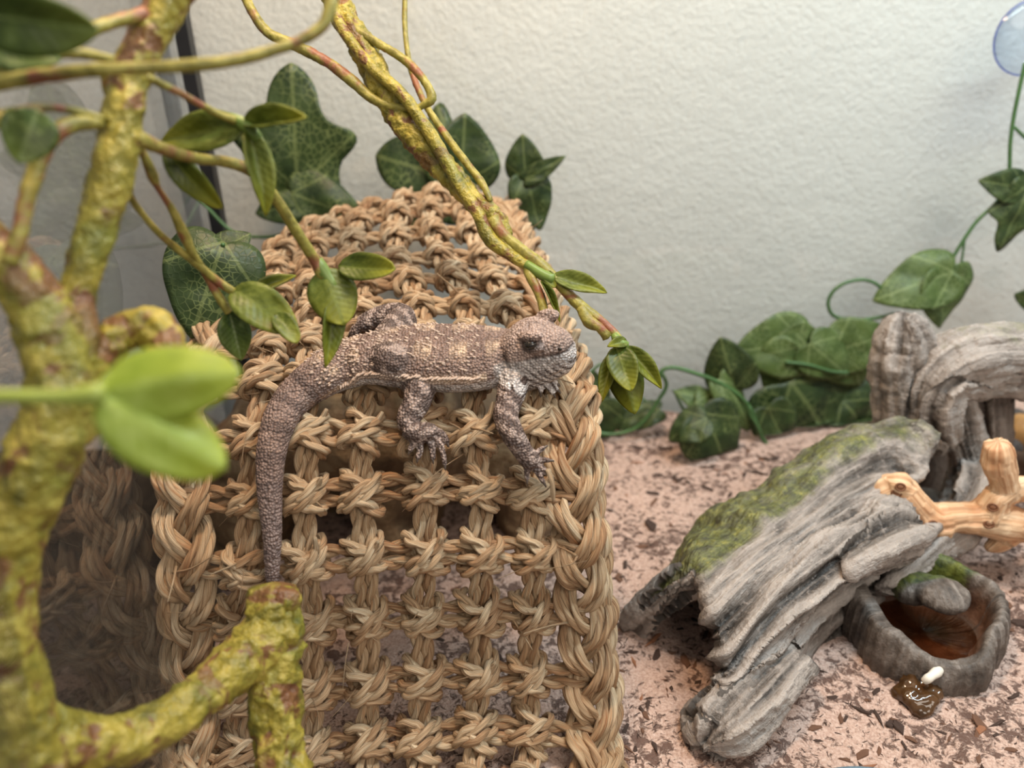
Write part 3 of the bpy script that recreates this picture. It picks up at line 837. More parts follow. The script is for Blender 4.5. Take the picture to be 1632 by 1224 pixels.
C = lerp(C, dark, np.clip(edge * 0.85 * trunk, 0, 1))
bar = np.clip(np.cos(2 * np.pi * sarc / 0.0105) * 1.6 - 0.2, 0, 1) * (1 - trunk)
C = lerp(C, dark * 1.5, bar * 0.7)
C = lerp(C, pink * 0.85, (1 - trunk) * 0.3 * (1 - bar))
tipf = np.clip((0.075 - sarc) / 0.05, 0, 1)
C = lerp(C, np.array([0.29, 0.225, 0.21]), tipf * 0.55)
belly = np.clip((0.10 - upc) * 6, 0, 1) * trunk * (np.abs(lat) > 0.2)
bm = grey * 1.15 * (0.55 + 0.75 * n1[:, None])
C = C * (1 - belly[:, None]) + bm * belly[:, None]
fr = np.exp(-((upc - 0.20) / 0.12) ** 2) * (np.abs(lat) > 0.7) * trunk * (sarc < SL - 0.016)
C = lerp(C, cream * 1.1, np.clip(fr * 0.95, 0, 1))
li = np.where((np.sin(al * 900 + 4 * np.sin(an)) + (n1 - 0.5) * 3 > 0.35)[:, None], np.array([0.36, 0.285, 0.25]), np.array([0.13, 0.095, 0.083]))
C = C * (1 - islimb[:, None]) + li * islimb[:, None]
# head
hc = np.tile(np.array([0.38, 0.29, 0.25]), (len(V), 1)) * (0.62 + 0.75 * n1[:, None])
jaw = np.clip((0.0012 - hu + (0.75 - hl) * 0.0035) / 0.0008, 0, 1)
str_ = np.sin((hl * HL * 1.0 + hu * 0.35) * 2600 + 2.5 * n2) * 0.5 + 0.5
beard = grey[None] * (0.80 + 0.60 * (str_ ** 0.7)[:, None]) * (0.75 + 0.4 * n1[:, None])
rim_ = np.clip((-hu - 0.003) / 0.003, 0, 1)
beard = np.where((str_ < 0.22)[:, None] & (rim_ > 0.3)[:, None], dark * 1.2, beard)
hc = hc * (1 - jaw[:, None]) + beard * jaw[:, None]
mouth = np.exp(-((hu - (0.0012 + (0.75 - hl) * 0.0035)) / 0.00045) ** 2) * np.clip((hl - 0.42) / 0.1, 0, 1)
hc = lerp(hc, dark * 0.8, np.clip(mouth * 0.8, 0, 1))
ed = np.linalg.norm(V - EY, axis=1)
hc = lerp(hc, dark, np.clip((0.0042 - ed) / 0.001, 0, 1) * 0.7)
temple = np.exp(-(((hl - 0.17) / 0.12) ** 2 + ((hu - 0.0045) / 0.003) ** 2)) * (hsd > 0)
hc = lerp(hc, dark * 1.2, temple * 0.75)
C = C * (1 - ishead[:, None]) + hc * ishead[:, None]
C = np.clip(C, 0.01, 0.9)
wl = worley(V * 700, 4)
amp = np.where(upc > -0.1, 1.0, 0.4) * (1 - 0.4 * ishead) * (1 - 0.75 * islimb)
V2 = V + NV * ((0.55 - wl) * 0.00050 * amp)[:, None]
V2 -= NV * (np.clip(mouth * ishead, 0, 1) * 0.0006)[:, None]
lizroot = thing('bearded_dragon', 'grey-brown bearded dragon lizard lying across the seagrass mat with its tail hanging', 'lizard', tuple(PT(690, 600, tbod) - np.array([0, 0, 0.012])))
me_ = mk_mesh('body', V2 - root_of(lizroot), Q, [], {'col': C})
body = link('body', me_, SKIN, lizroot)
EYE = m_plain('lizard_eye', (0.02, 0.014, 0.01), 0.12, spec=0.7)
mb = MB(); mb.ellipsoid(EY + hS * 0.0012, np.array([hT * 0.0026, hU * 0.0018, hS * 0.0020])); part('eye', mb, EYE, lizroot)
mb = MB(); mb.ellipsoid(EY2 - hS * 0.0012, np.array([hT * 0.0026, hU * 0.0018, hS * 0.0020])); part('eye', mb, EYE, lizroot)
mb = MB(); mb.ellipsoid(hb + hT * HL * 0.93 + hS * 0.0052 + hU * 0.0022, np.array([hT * 0.0009, hU * 0.0008, hS * 0.0006]), 10, 8); part('nostril', mb, EYE, lizroot)
SPK = m_plain('lizard_spines', (0.44, 0.33, 0.26), 0.6)
CLW = m_plain('lizard_claws', (0.10, 0.075, 0.06), 0.35)
part('claws', CLAWS, CLW, lizroot)['kind'] = 'stuff'
mb = MB()
i0 = np.searchsorted(arclen(AX), SL - 0.078); i1 = np.searchsorted(arclen(AX), SL - 0.018)
for side in (-1, 1):
    for rw, (cu, ln) in enumerate(((0.24, 0.0019), (0.10, 0.0014))):
        for i_ in range(i0, i1, 1):
            f = random.uniform(0, 1)
            p = AX[i_] + La[i_] * side * SP[i_, 3] * 0.965 + Ua[i_] * SP[i_, 4] * (cu + random.uniform(-0.05, 0.05))
            d = nrm(La[i_] * side * 0.9 + Ua[i_] * 0.25 - Ta[i_] * 0.7)
            mb.tube(np.array([p - d * 0.0004, p + d * ln * 0.5, p + d * ln]), np.array([0.00075, 0.0005, 0.00008]), 5)
for _ in range(300):                                             # small spines over the back
    i_ = random.randrange(i0 - 5, i1); l_ = random.uniform(-0.9, 0.9)
    p = AX[i_] + La[i_] * l_ * SP[i_, 3] + Ua[i_] * SP[i_, 4] * 0.93 * math.sqrt(max(0.02, 1 - abs(l_) ** 2.3))
    d = nrm(Ua[i_] * 0.8 - Ta[i_] * 0.9 + La[i_] * l_ * 0.5); ln = random.uniform(0.0008, 0.0015)
    mb.tube(np.array([p - d * 0.0004, p + d * ln * 0.5, p + d * ln]), np.array([0.0006, 0.0004, 0.00008]), 5)
for s_ in np.linspace(0.0, 0.85, 30):                              # beard fringe and temple spines
    for hh, ln in ((-0.85, 0.0022), (-0.6, 0.0017)):
        p = hb + hT * HL * s_ + hS * np.interp(s_, st, wd) * math.sqrt(1 - hh * hh) * 0.97 + hU * np.interp(s_, st, bt) * hh
        d = nrm(-hT * 0.8 + hS * 0.5 - hU * 0.5)
        mb.tube(np.array([p - d * 0.0004, p + d * ln * 0.5, p + d * ln]), np.array([0.0006, 0.0004, 0.00008]), 5)
for k in range(12):
    p = hb + hT * HL * (0.02 + 0.01 * (k % 3)) + hS * 0.0100 * math.cos(k * 0.14 - 0.5) + hU * (0.006 - k * 0.0013)
    d = nrm(-hT + hS * 0.6); mb.tube(np.array([p - d * 0.0008, p + d * 0.0014, p + d * 0.0030]), np.array([0.0009, 0.0006, 0.0001]), 5)
part('spines', mb, SPK, lizroot)['kind'] = 'stuff'

# ------------------------------------------------------------------ rock cave under the mat
mb = MB()
def blob(mb, px, py, Y, rx, ry, rz):
    mb.ellipsoid(PY(px, py, Y), np.array([rx, ry, rz]))
def blobz(mb, px, py, z, rx, ry, rz):
    mb.ellipsoid(PZ(px, py, z), np.array([rx, ry, rz]))
Yc = 0.395
for px, py, rx, ry, rz in ((395, 800, .030, .035, .052), (640, 800, .024, .040, .060), (835, 770, .020, .034, .055),
                           (470, 690, .042, .042, .030), (580, 665, .045, .045, .032), (690, 665, .045, .045, .030), (790, 690, .040, .038, .028)):
    blob(mb, px, py, Yc, rx, ry, rz)
c0 = PY(600, 760, Yc + 0.04); mb.ellipsoid(c0, np.array([0.105, 0.030, 0.075]))
V, Q, NV = remesh(mb, 0.0022, 2)
V = V + NV * ((fbm(V * 38, 4, 8) - 0.5) * 0.016)[:, None]
V[:, 2] = np.maximum(V[:, 2], -0.006)
rl = (c0[0], c0[1], 0.0)
o = link('rock_cave', mk_mesh('rock_cave', V - np.array(rl), Q, []), ROCK); o.location = rl
tag(o, 'mottled brown rock cave with dark openings behind the seagrass mat', 'rock')

# ------------------------------------------------------------------ hollow log hide
AXES = []; mb = MB()
def tubep(pts, n=18, knob=0.0, seed=0, store=True):
    """pts: 3-D point and radius in metres"""
    P = np.array([[*p[0], p[1]] for p in pts]); S = resample(P, 0.003, 300)
    mb.tube(S[:, :3], S[:, 3], n, knob=knob, seed=seed)
    if store: AXES.append((S[:, :3], S[:, 3]))
# flank: lines running from the mouth (left) to the upper right, from the foot (0) over the ridge to the back foot
def pl(pts): return spline(np.array([PZ(x, y, z) for x, y, z in pts]), 90)
W0 = pl([(1170, 1196, -.004), (1235, 1130, -.004), (1300, 1056, -.002), (1370, 980, .004), (1440, 918, .010), (1500, 872, .016), (1556, 820, .024)])
W1 = pl([(1132, 1164, .009), (1190, 1090, .016), (1270, 1005, .021), (1345, 940, .025), (1425, 888, .027), (1490, 850, .029), (1548, 795, .034)])
W2 = pl([(1160, 1098, .020), (1225, 1020, .030), (1300, 955, .036), (1370, 905, .040), (1430, 882, .041), (1456, 872, .041), (1463, 862, .041)])
W3 = pl([(1150, 1030, .032), (1220, 955, .041), (1295, 895, .047), (1365, 845, .052), (1420, 818, .054), (1445, 822, .050), (1458, 840, .046)])
W4 = pl([(1136, 985, .039), (1210, 915, .044), (1285, 862, .047), (1345, 822, .050), (1395, 800, .051), (1425, 792, .051), (1437, 788, .051)])
W5 = pl([(1122, 940, .044), (1195, 878, .049), (1268, 822, .054), (1345, 765, .059), (1410, 735, .061), (1450, 745, .060), (1468, 752, .058)])
W6 = pl([(1108, 902, .047), (1178, 842, .052), (1248, 788, .058), (1328, 728, .064), (1402, 682, .070), (1460, 672, .072), (1500, 690, .070)])
def shift(Wl, dx, dy, z): o_ = Wl.copy(); o_[:, 0] += dx; o_[:, 1] += dy; o_[:, 2] = z if np.isscalar(z) else z; return o_
W7 = shift(W6, -.010, .016, W6[:, 2] - .008); W8 = shift(W6, -.016, .030, W6[:, 2] * .55); W9 = shift(W6, -.020, .038, -.005)
m0 = np.linspace(0, 1, 90)[:, None]; ramp_ = np.clip(m0 * 5, 0, 1)
b0 = [PZ(1076, 922, .041), PZ(1036, 956, .024), PZ(1004, 994, -.004)]
for Wl, p0 in ((W7, b0[0]), (W8, b0[1]), (W9, b0[2])): Wl += (p0 - Wl[0]) * (1 - ramp_) 
WV = np.array([0, .13, .30, .42, .56, .68, .80, .87, .94, 1.0])
G_ = np.stack([W0, W1, W2, W3, W4, W5, W6, W7, W8, W9], 1)               # (90,10,3)
GF = np.stack([spline(G_[k], 64) for k in range(90)])                       # dense sheet
dS = np.gradient(GF, axis=0); dW = np.gradient(GF, axis=1); nn = np.cross(dS, dW); nn /= np.linalg.norm(nn, axis=-1)[..., None] + 1e-9
if nn[45, 20, 2] < 0: nn = -nn
TK = 0.0065
OUT = GF; INN = GF - nn * TK
i = np.arange(89)[:, None] * 64; j = np.arange(63)[None, :]
qo = np.stack([i + j, i + 64 + j, i + 65 + j, i + j + 1], -1).reshape(-1, 4); nO = 90 * 64
qi = qo[:, ::-1] + nO; ed_ = []
for k in range(89):
    ed_ += [[k * 64, nO + k * 64, nO + (k + 1) * 64, (k + 1) * 64], [k * 64 + 63, (k + 1) * 64 + 63, nO + (k + 1) * 64 + 63, nO + k * 64 + 63]]
for k in range(63):
    ed_ += [[k, k + 1, nO + k + 1, nO + k], [89 * 64 + k, nO + 89 * 64 + k, nO + 89 * 64 + k + 1, 89 * 64 + k + 1]]
mb.add(np.vstack([OUT.reshape(-1, 3), INN.reshape(-1, 3)]), np.vstack([qo, qi, np.array(ed_)]))
NSH = 0
Ys = 0.392
# root tip, and the root running on to the pillar
tubep([(PZ(1128, 1180, 0.005), .0070), (PZ(1136, 1172, 0.005), .0100), (PZ(1152, 1160, 0.006), .0115), (PZ(1195, 1118, 0.010), .0120), (PZ(1260, 1050, 0.014), .0095)], knob=0.10, seed=3)
tubep([(PZ(1400, 925, 0.020), .0075), (PZ(1460, 880, 0.024), .0080), (PZ(1525, 835, 0.026), .0085), (PZ(1552, 790, 0.034), .0085), (PY(1552, 745, Ys - .012), .0080)], knob=0.10, seed=4)
# broken limb end
tubep([(PZ(1330, 905, .040), .0085), (PZ(1395, 868, .044), .0105), (PZ(1436, 852, .045), .0108), (PZ(1450, 850, .044), .0080)], knob=0.10, seed=5)
# lip at the mouth of the hide
tubep([(PZ(1008, 994, .002), .0052), (PZ(1046, 953, .022), .0056), (PZ(1084, 925, .036), .0056), (PZ(1120, 910, .043), .0055)], knob=0.20, seed=8)
mb.ellipsoid(PY(1515, 750, Ys + 0.024), np.array([0.034, 0.008, 0.050]))
# upright stump
tubep([(PY(1438, 700, Ys), .0120), (PY(1434, 640, Ys), .0110), (PY(1436, 580, Ys), .0112), (PY(1442, 548, Ys), .0112), (PY(1442, 524, Ys), .0090), (PY(1440, 510, Ys), .005)], knob=0.22, seed=9)
tubep([(PY(1470, 700, Ys - .010), .0125), (PY(1482, 640, Ys - .010), .0120), (PY(1498, 600, Ys - .010), .0125), (PY(1535, 576, Ys - .008), .0140), (PY(1590, 570, Ys - .006), .0142), (PY(1650, 580, Ys - .002), .0150), (PY(1710, 630, Ys), .018), (PY(1750, 760, Ys), .020)], knob=0.14, seed=10)
tubep([(PY(1500, 690, Ys - .014), .008), (PY(1492, 650, Ys - .016), .009), (PY(1512, 610, Ys - .016), .0085), (PY(1560, 604, Ys - .012), .0070), (PY(1615, 596, Ys - .012), .0085), (PY(1680, 606, Ys), .010)], knob=0.12, seed=11)
tubep([(PY(1506, 640, Ys - .012), .0100), (PY(1526, 680, Ys - .012), .0080), (PY(1540, 720, Ys - .013), .0075), (PY(1546, 755, Ys - .014), .0078), (PY(1540, 790, Ys - .016), .0085), (PZ(1530, 835, 0.0), .0100)], knob=0.14, seed=12)
tubep([(PY(1568, 600, Ys + .020), .012), (PY(1574, 680, Ys + .020), .0095), (PY(1572, 740, Ys + .022), .009), (PY(1570, 790, Ys + .022), .010)], knob=0.10, seed=13)
V, Q, NV = remesh(mb, 0.00112, 1)
idx, al, an, dl = nearest_axis(V, [(p[::2], r[::2]) for p, r in AXES])
rr = np.array([r.mean() for p, r in AXES])[idx]
flat_ = np.vstack([OUT.reshape(-1, 3), INN.reshape(-1, 3)])[::1]
dsh = np.empty(len(V)); ksh = np.empty(len(V), int)
from mathutils.kdtree import KDTree
kd = KDTree(len(flat_))
for k, p in enumerate(flat_): kd.insert(p, k)
kd.balance()
for c, p in enumerate(V):
    _, ksh[c], dsh[c] = kd.find(p)
kk = ksh % nO; us = kk // 64 / 89.0; uw = kk % 64 / 63.0
shell = dsh < np.maximum(dl, 0.0004) + 0.0012
# fan-like grain: across = position between foot and ridge, along = distance from the mouth
# continuous values from the projection on the sheet
pr_ = V - flat_[ksh]; fs = dS.reshape(-1, 3)[kk]; fw = dW.reshape(-1, 3)[kk]
a11, a12, a22 = np.sum(fs * fs, 1), np.sum(fs * fw, 1), np.sum(fw * fw, 1); b1, b2 = np.sum(pr_ * fs, 1), np.sum(pr_ * fw, 1); de = a11 * a22 - a12 ** 2 + 1e-16
us = us + np.clip((b1 * a22 - b2 * a12) / de, -2, 2) / 89; uw = uw + np.clip((a11 * b2 - a12 * b1) / de, -2, 2) / 63
alo = np.where(shell, us * 0.24, al); perp = np.where(shell, uw * 0.14, an * rr); idg = np.where(shell, 40, idx)
G3 = np.stack([alo, perp, idg * 0.37], 1)
rd = 1 - np.abs(2 * fbm(np.stack([alo * 11, perp * 105, idg * 3.1], 1), 3, 4) - 1)
rd2 = 1 - np.abs(2 * fbm(np.stack([alo * 30, perp * 420, idg * 1.7], 1), 2, 6) - 1)
bark = np.clip((uw - 0.52) / 0.1, 0, 1) * shell                              # rough mossy top, grooved flank below
h_ = ((rd - 0.62) * 0.0110 + (rd2 - 0.6) * 0.0028) * (1 - 0.75 * bark) + (fbm(V * 75, 4, 2) - 0.5) * (0.003 + 0.007 * bark)
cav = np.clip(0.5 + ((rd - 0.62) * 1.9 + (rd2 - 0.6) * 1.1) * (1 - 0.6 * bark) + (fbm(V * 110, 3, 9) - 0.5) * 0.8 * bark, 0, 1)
V2 = V + NV * h_[:, None]
moss = np.clip((uw - 0.53) / 0.10, 0, 1) * np.clip((1.02 - uw) / 0.1, 0, 1) * shell * np.clip(NV[:, 2] * 1.6 + 0.25, 0, 1) * (0.55 + 0.5 * np.clip(1.2 - us * 1.2, 0, 1))
moss = np.maximum(moss, np.clip((NV[:, 2] - 0.2) * 1.2, 0, 1) * (np.isin(idx, [5]) & ~shell) * 0.62)
V2[:, 2] = np.maximum(V2[:, 2], -0.010)
F2 = W0
loc = (float(F2[45, 0]), float(F2[45, 1]), 0.0)
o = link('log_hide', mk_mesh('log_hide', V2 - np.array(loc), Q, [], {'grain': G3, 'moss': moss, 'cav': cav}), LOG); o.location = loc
tag(o, 'hollow grey driftwood-style log hide with mossy ridge and upright stump on the sand', 'log hide')

# ------------------------------------------------------------------ grapevine branch
AXES = []; mb = MB()
Yd = 0.322
def dp(px, py, dy=0.0): return PY(px, py, Yd + dy)
tubep([(dp(1392, 795, .004), .0050), (dp(1410, 785, .003), .0075), (dp(1430, 778, .002), .0080), (dp(1440, 790), .0075), (dp(1462, 815), .0078), (dp(1486, 833), .0088), (dp(1500, 830), .0094), (dp(1512, 826), .0078), (dp(1545, 826), .0072), (dp(1566, 826), .0086), (dp(1590, 829), .0092), (dp(1625, 836), .0082), (dp(1680, 850, -.01), .0080), (dp(1740, 900, -.02), .0080)], knob=0.10, seed=20)
tubep([(dp(1574, 820), .0078), (dp(1592, 790), .0066), (dp(1602, 786), .0062), (dp(1640, 778, .004), .0058), (dp(1700, 790, .006), .006)], knob=0.10, seed=21)
tubep([(dp(1604, 792), .0060), (dp(1600, 770), .0060), (dp(1595, 750), .0066), (dp(1590, 738), .0072), (dp(1592, 726), .0066), (dp(1590, 714), .0062), (dp(1589, 708), .0052)], knob=0.12, seed=22)
tubep([(dp(1600, 750), .0045), (dp(1607, 752), .0036), (dp(1611, 752), .0020)], seed=23)
tubep([(dp(1612, 846), .0062), (dp(1596, 862), .0046), (dp(1578, 871), .0030), (dp(1571, 874), .0020)], knob=0.1, seed=24)
mb.ellipsoid(dp(1432, 771), np.array([.006, .006, .005])); mb.ellipsoid(dp(1492, 842), np.array([.0085, .008, .006])); mb.ellipsoid(dp(1578, 815), np.array([.0085, .0085, .0075]))
V, Q, NV = remesh(mb, 0.0008, 2)
idx, al, an, dl = nearest_axis(V, [(p[::2], r[::2]) for p, r in AXES])
G3 = np.stack([al, an * 0.008, idx * 0.21], 1)
rd = 1 - np.abs(2 * fbm(np.stack([al * 20, np.cos(an) * 3.2, np.sin(an) * 3.2 + idx * 5], 1), 3, 3) - 1)
V2 = V + NV * ((rd - 0.7) * 0.0016 + (fbm(V * 120, 3, 5) - 0.5) * 0.0022)[:, None]
broot = thing('driftwood_branch', 'pale peeled grapevine wood branch with knots and broken stubs resting on the log', 'branch', tuple(V2.mean(0) * np.array([1, 1, 0]) + np.array([0, 0, V2[:, 2].min()])))
link('branch_wood', mk_mesh('branch_wood', V2 - root_of(broot), Q, [], {'grain': G3}), WOOD, broot)
KNT = m_plain('knot_hole', (0.20, 0.085, 0.04), 0.6)
for px, py in ((1434, 776), (1429, 786), (1487, 835), (1583, 808), (1577, 836)):
    P = dp(px, py); n_ = nrm(CAM - P); d2 = np.sum((V2 - (P + n_ * 0.03)) ** 2, 1)
    k = np.argmin(np.linalg.norm(np.cross(V2 - CAM, nrm(P - CAM)), axis=1) + 1.0 * np.maximum(0, (V2 - P) @ (-n_)) + 0.0)
    e1 = nrm(np.cross(NV[k], [0, 0, 1])); e2 = np.cross(NV[k], e1)
    mb = MB(); u = np.linspace(0, 2 * np.pi, 15)
    mb.tube(V2[k] + (np.cos(u) * .0021)[:, None] * e1 + (np.sin(u) * .0017)[:, None] * e2, 0.0005, 5, cap=False)
    mb.ellipsoid(V2[k], np.array([e1 * .0016, e2 * .0013, NV[k] * .0004]), 10, 6)
    part('wood_knot', mb, KNT, broot)

# ------------------------------------------------------------------ resin water dish
Dc = PZ(1470, 992, 0.010); na = 128
prof = [(0.60, -0.004), (0.93, -0.004), (1.00, 0.004), (0.99, 0.013), (0.95, 0.021), (0.88, 0.0235), (0.80, 0.0215), (0.74, 0.015), (0.70, 0.008), (0.60, 0.0045), (0.35, 0.0035), (0.0, 0.0033)]
aa = np.linspace(0, 2 * np.pi, na, endpoint=False)                 # 0 = right, pi/2 = back
fine = np.array(spline(prof, 40)); rings = []
Rb = 0.0325
wob = 1 + 0.05 * np.sin(3 * aa + 0.6) + 0.035 * np.sin(5 * aa + 2) + 0.02 * np.sin(9 * aa)
back = np.clip(np.sin(aa) * 0.9 + 0.15, 0, 1); front = np.clip(-np.sin(aa), 0, 1)
hs_ = 1.0 + 0.35 * back - 0.52 * front * np.exp(-((aa - 4.6) / 0.75) ** 2)
Vd, moss, wet, gr = [], [], [], []
for (r, z) in fine:
    rib = 1 + 0.022 * np.sin(aa * 46) * (r > 0.9) + 0.03 * (fbm(np.stack([np.cos(aa) * 5, np.sin(aa) * 5, np.full(na, z * 300)], 1), 3, 2) - 0.5)
    inn = np.where(r < 0.86, 1 - 0.14 * np.clip(-np.cos(aa), 0, 1) * (r / 0.86), 1.0); x = Rb * r * wob * rib * inn * np.cos(aa) * 1.06; y = Rb * r * wob * rib * np.sin(aa)
    zz = np.where(z > 0.005, 0.005 + (z - 0.005) * hs_, z) + (r > 0.78) * (z > 0.012) * 0.0035 * (fbm(np.stack([np.cos(aa) * 4, np.sin(aa) * 4, np.full(na, r * 8)], 1), 3, 6) - 0.5)
    Vd.append(np.stack([x, y, zz], 1) + Dc * np.array([1, 1, 0]))
    moss.append(np.clip(np.exp(-((aa - 1.05) / 0.62) ** 2) * 1.2, 0, 1) * (r > 0.72) * (z > 0.010)); wet.append(np.full(na, float(np.clip((0.82 - r) / 0.08, 0, 1))) * (z < 0.0225))
    gr.append(np.stack([aa * Rb, np.full(na, z), np.full(na, r * 0.02)], 1))
mb = MB(); mb.loft(np.array(Vd), cap=False)
# lobe overhanging the basin
droot = thing('water_dish', 'round grey resin rock dish with green moss beside the log hide', 'dish', tuple(Dc * np.array([1, 1, 0])))
part('basin', mb, DISH, droot, extra={'moss': np.concatenate(moss), 'wet': np.concatenate(wet), 'grain': np.vstack(gr)})
mb2 = MB(); cL = PZ(1502, 948, 0.024)
mb2.ellipsoid(cL, np.array([0.0115, 0.011, 0.0060]), 28, 18); mb2.ellipsoid(cL + np.array([-0.008, 0.010, -0.003]), np.array([0.011, 0.010, 0.007]), 24, 14)
V, Q, NV = remesh(mb2, 0.001, 3); V = V + NV * ((fbm(V * 160, 3, 3) - 0.5) * 0.003)[:, None]
link('overhanging_lobe', mk_mesh('overhanging_lobe', V - root_of(droot), Q, [], {'moss': np.clip((V[:, 1] - cL[1]) / 0.01, 0, 0.6), 'wet': np.zeros(len(V)), 'grain': V}), DISH, droot)
WATER = m_glass('water', (0.55, 0.40, 0.30), 0.02, 1.33)
mb = MB(); wv = [np.r_[Dc[:2], 0.0062]]; 
for k in range(48):
    a_ = 2 * math.pi * k / 48; wv.append([Dc[0] + math.cos(a_) * Rb * 0.70, Dc[1] + math.sin(a_) * Rb * 0.66, 0.0062])
mb.add(wv, None, [[0, 1 + k, 1 + (k + 1) % 48] for k in range(48)]); part('water', mb, WATER, droot)

# wet dropping with a white end, against the dish
WETB = m_plain('wet_brown', (0.075, 0.035, 0.012), 0.08, 160, 0.4, 0.7)
pr = thing('dropping', 'glossy wet brown lizard dropping with white end in front of the dish', 'dropping', tuple(PZ(1462, 1110, 0.0)))
mb = MB()
for px, py, z, r in ((1440, 1105, .002, .0050), (1455, 1112, .003, .0055), (1472, 1112, .003, .0055), (1485, 1104, .003, .0048), (1450, 1092, .004, .0045), (1478, 1088, .004, .0045), (1455, 1078, .005, .0040), (1465, 1125, .001, .0055)):
    mb.ellipsoid(PZ(px, py, z), np.array([r, r, r * 0.62]), 16, 10)
V, Q, NV = remesh(mb, 0.0007, 4); V = V + NV * ((fbm(V * 320, 2, 3) - 0.5) * 0.0022)[:, None]
link('wet_mass', mk_mesh('wet_mass', V - root_of(pr), Q, []), WETB, pr)
mb = MB(); S = spline([[*PZ(1472, 1086, .009), .0014], [*PZ(1478, 1082, .0105), .0019], [*PZ(1485, 1077, .0112), .0018], [*PZ(1493, 1071, .0115), .0022], [*PZ(1500, 1066, .0115), .0014]], 20)
mb.tube(S[:, :3], S[:, 3], 10); part('white_end', mb, m_plain('urate', (0.80, 0.76, 0.66), 0.4), pr)

# blue-grey bowl just reaching into the frame
mb = MB(); Bc = PZ(1356, 1216, 0.020); Bc = np.array([Bc[0], Bc[1] - 0.036, 0.0])
pb = np.array([[0.0, 0.0], [0.70, 0.0], [0.86, 0.006], [0.98, 0.018], [1.0, 0.0205], [0.965, 0.0205], [0.84, 0.009], [0.68, 0.004], [0.0, 0.004]])
fb = []
for k in range(len(pb) - 1):
    for u in np.linspace(0, 1, 4, endpoint=False): fb.append(pb[k] * (1 - u) + pb[k + 1] * u)
fb.append(pb[-1])
ab = np.linspace(0, 2 * np.pi, 72, endpoint=False)
mb.loft(np.array([[[Bc[0] + math.cos(x) * 0.036 * r, Bc[1] + math.sin(x) * 0.036 * r, z - 0.002] for x in ab] for r, z in fb]), cap=False)
single('food_bowl', mb, m_plain('blue_grey_plastic', (0.10, 0.155, 0.20), 0.28), 'smooth blue-grey plastic bowl sunk in the sand before the log hide', 'bowl')

# pebbles beside the log
PEB = [m_rock('pebble_brown', (0.10, 0.05, 0.03), (0.20, 0.11, 0.07), (0.32, 0.20, 0.13)), m_rock('pebble_amber', (0.20, 0.10, 0.03), (0.40, 0.22, 0.08), (0.55, 0.36, 0.18)),
       m_rock('pebble_grey', (0.16, 0.14, 0.13), (0.30, 0.28, 0.26), (0.45, 0.42, 0.40)), m_rock('pebble_dark', (0.025, 0.02, 0.02), (0.06, 0.05, 0.045), (0.12, 0.10, 0.09))]
PL = [(1612, 745, .018, .012, .010, 0, 'reddish brown oval pebble beside the grapevine branch stub'), (1628, 690, .012, .012, .013, 1, 'amber rounded pebble under the log arch'),
      (1596, 700, .009, .008, .006, 2, 'small pale grey pebble under the log arch'), (1612, 668, .011, .010, .008, 3, 'nearly black pebble under the log arch'),
      (1592, 668, .009, .008, .007, 2, 'mid grey pebble behind the log pillar'), (1606, 715, .009, .008, .007, 3, 'small dark pebble between amber and reddish pebbles'),
      (1474, 800, .011, .009, .008, 2, 'pale grey pebble in the mouth of the log side hole')]
for k, (px, py, rx, ry, rz, mi, lb) in enumerate(PL):
    mb = MB(); P = PZ(px, py, rz * 0.7); mb.ellipsoid((0, 0, 0), np.array([rx, ry, rz]), 22, 14)
    v = mb.v[0]; mb.v[0] = v * (1 + 0.22 * (fbm(v * 70 + k * 9, 2, k) - 0.5))[:, None] + P
    single('pebble', mb, PEB[mi], lb, 'pebble', 'pebbles by the log')

# ------------------------------------------------------------------ leaves and vines
def cr_closed_half(pts, n):
    return spline(pts, n)
IVYO = [(0, .02), (-.07, .10), (-.13, .22), (-.10, .34), (0, .40), (.13, .39), (.24, .42), (.34, .52), (.43, .57), (.50, .52), (.53, .42), (.58, .30), (.68, .24), (.80, .21), (.91, .14), (.98, .05), (1.0, 0)]
OVALO = [(0, .02), (-.05, .10), (-.07, .22), (-.02, .34), (.10, .42), (.25, .45), (.40, .43), (.55, .37), (.70, .28), (.84, .18), (.95, .07), (1.0, 0)]
def leaf_ivy(P0, P1, N, width=1.0, curl=0.12, fold=0.0, seed=0, outline=IVYO):
    ol = spline(outline, 30); half = ol
    full = np.vstack([half, half[-2:0:-1] * np.array([1, -1])])
    c = np.array([0.38, 0.0]); nr = 8; mb = MB()
    ex = np.asarray(P1) - np.asarray(P0); L = np.linalg.norm(ex); exn = ex / L
    ez = nrm(np.asarray(N, float) - exn * np.dot(N, exn)); ey = np.cross(ez, exn)
    pts = [c]; 
    for r in range(1, nr + 1): pts += list(c + (full - c) * (r / nr))
    X = np.array(pts); r2 = np.sum((X - c) ** 2, 1)
    nz = fbm(np.c_[X * 3.0 + seed * 7.3, np.zeros(len(X))], 2, seed) - 0.5
    z = -curl * r2 * 1.6 + fold * np.abs(X[:, 1]) + nz * 0.16
    v = np.asarray(P0) + np.outer(X[:, 0] * L, exn) + np.outer(X[:, 1] * L * width * 1.12, ey) + np.outer(z * L, ez)
    v[:, 2] = np.maximum(v[:, 2], 0.003 + 0.0004 * (seed % 7))
    n = len(full); t = [[0, 1 + k, 1 + (k + 1) % n] for k in range(n)]
    q = [[1 + r * n + k, 1 + (r + 1) * n + k, 1 + (r + 1) * n + (k + 1) % n, 1 + r * n + (k + 1) % n] for r in range(nr - 1) for k in range(n)]
    mb.add(v, q, t, np.c_[X, np.full(len(X), seed * 0.1)], (seed * 0.37) % 1)
    return mb
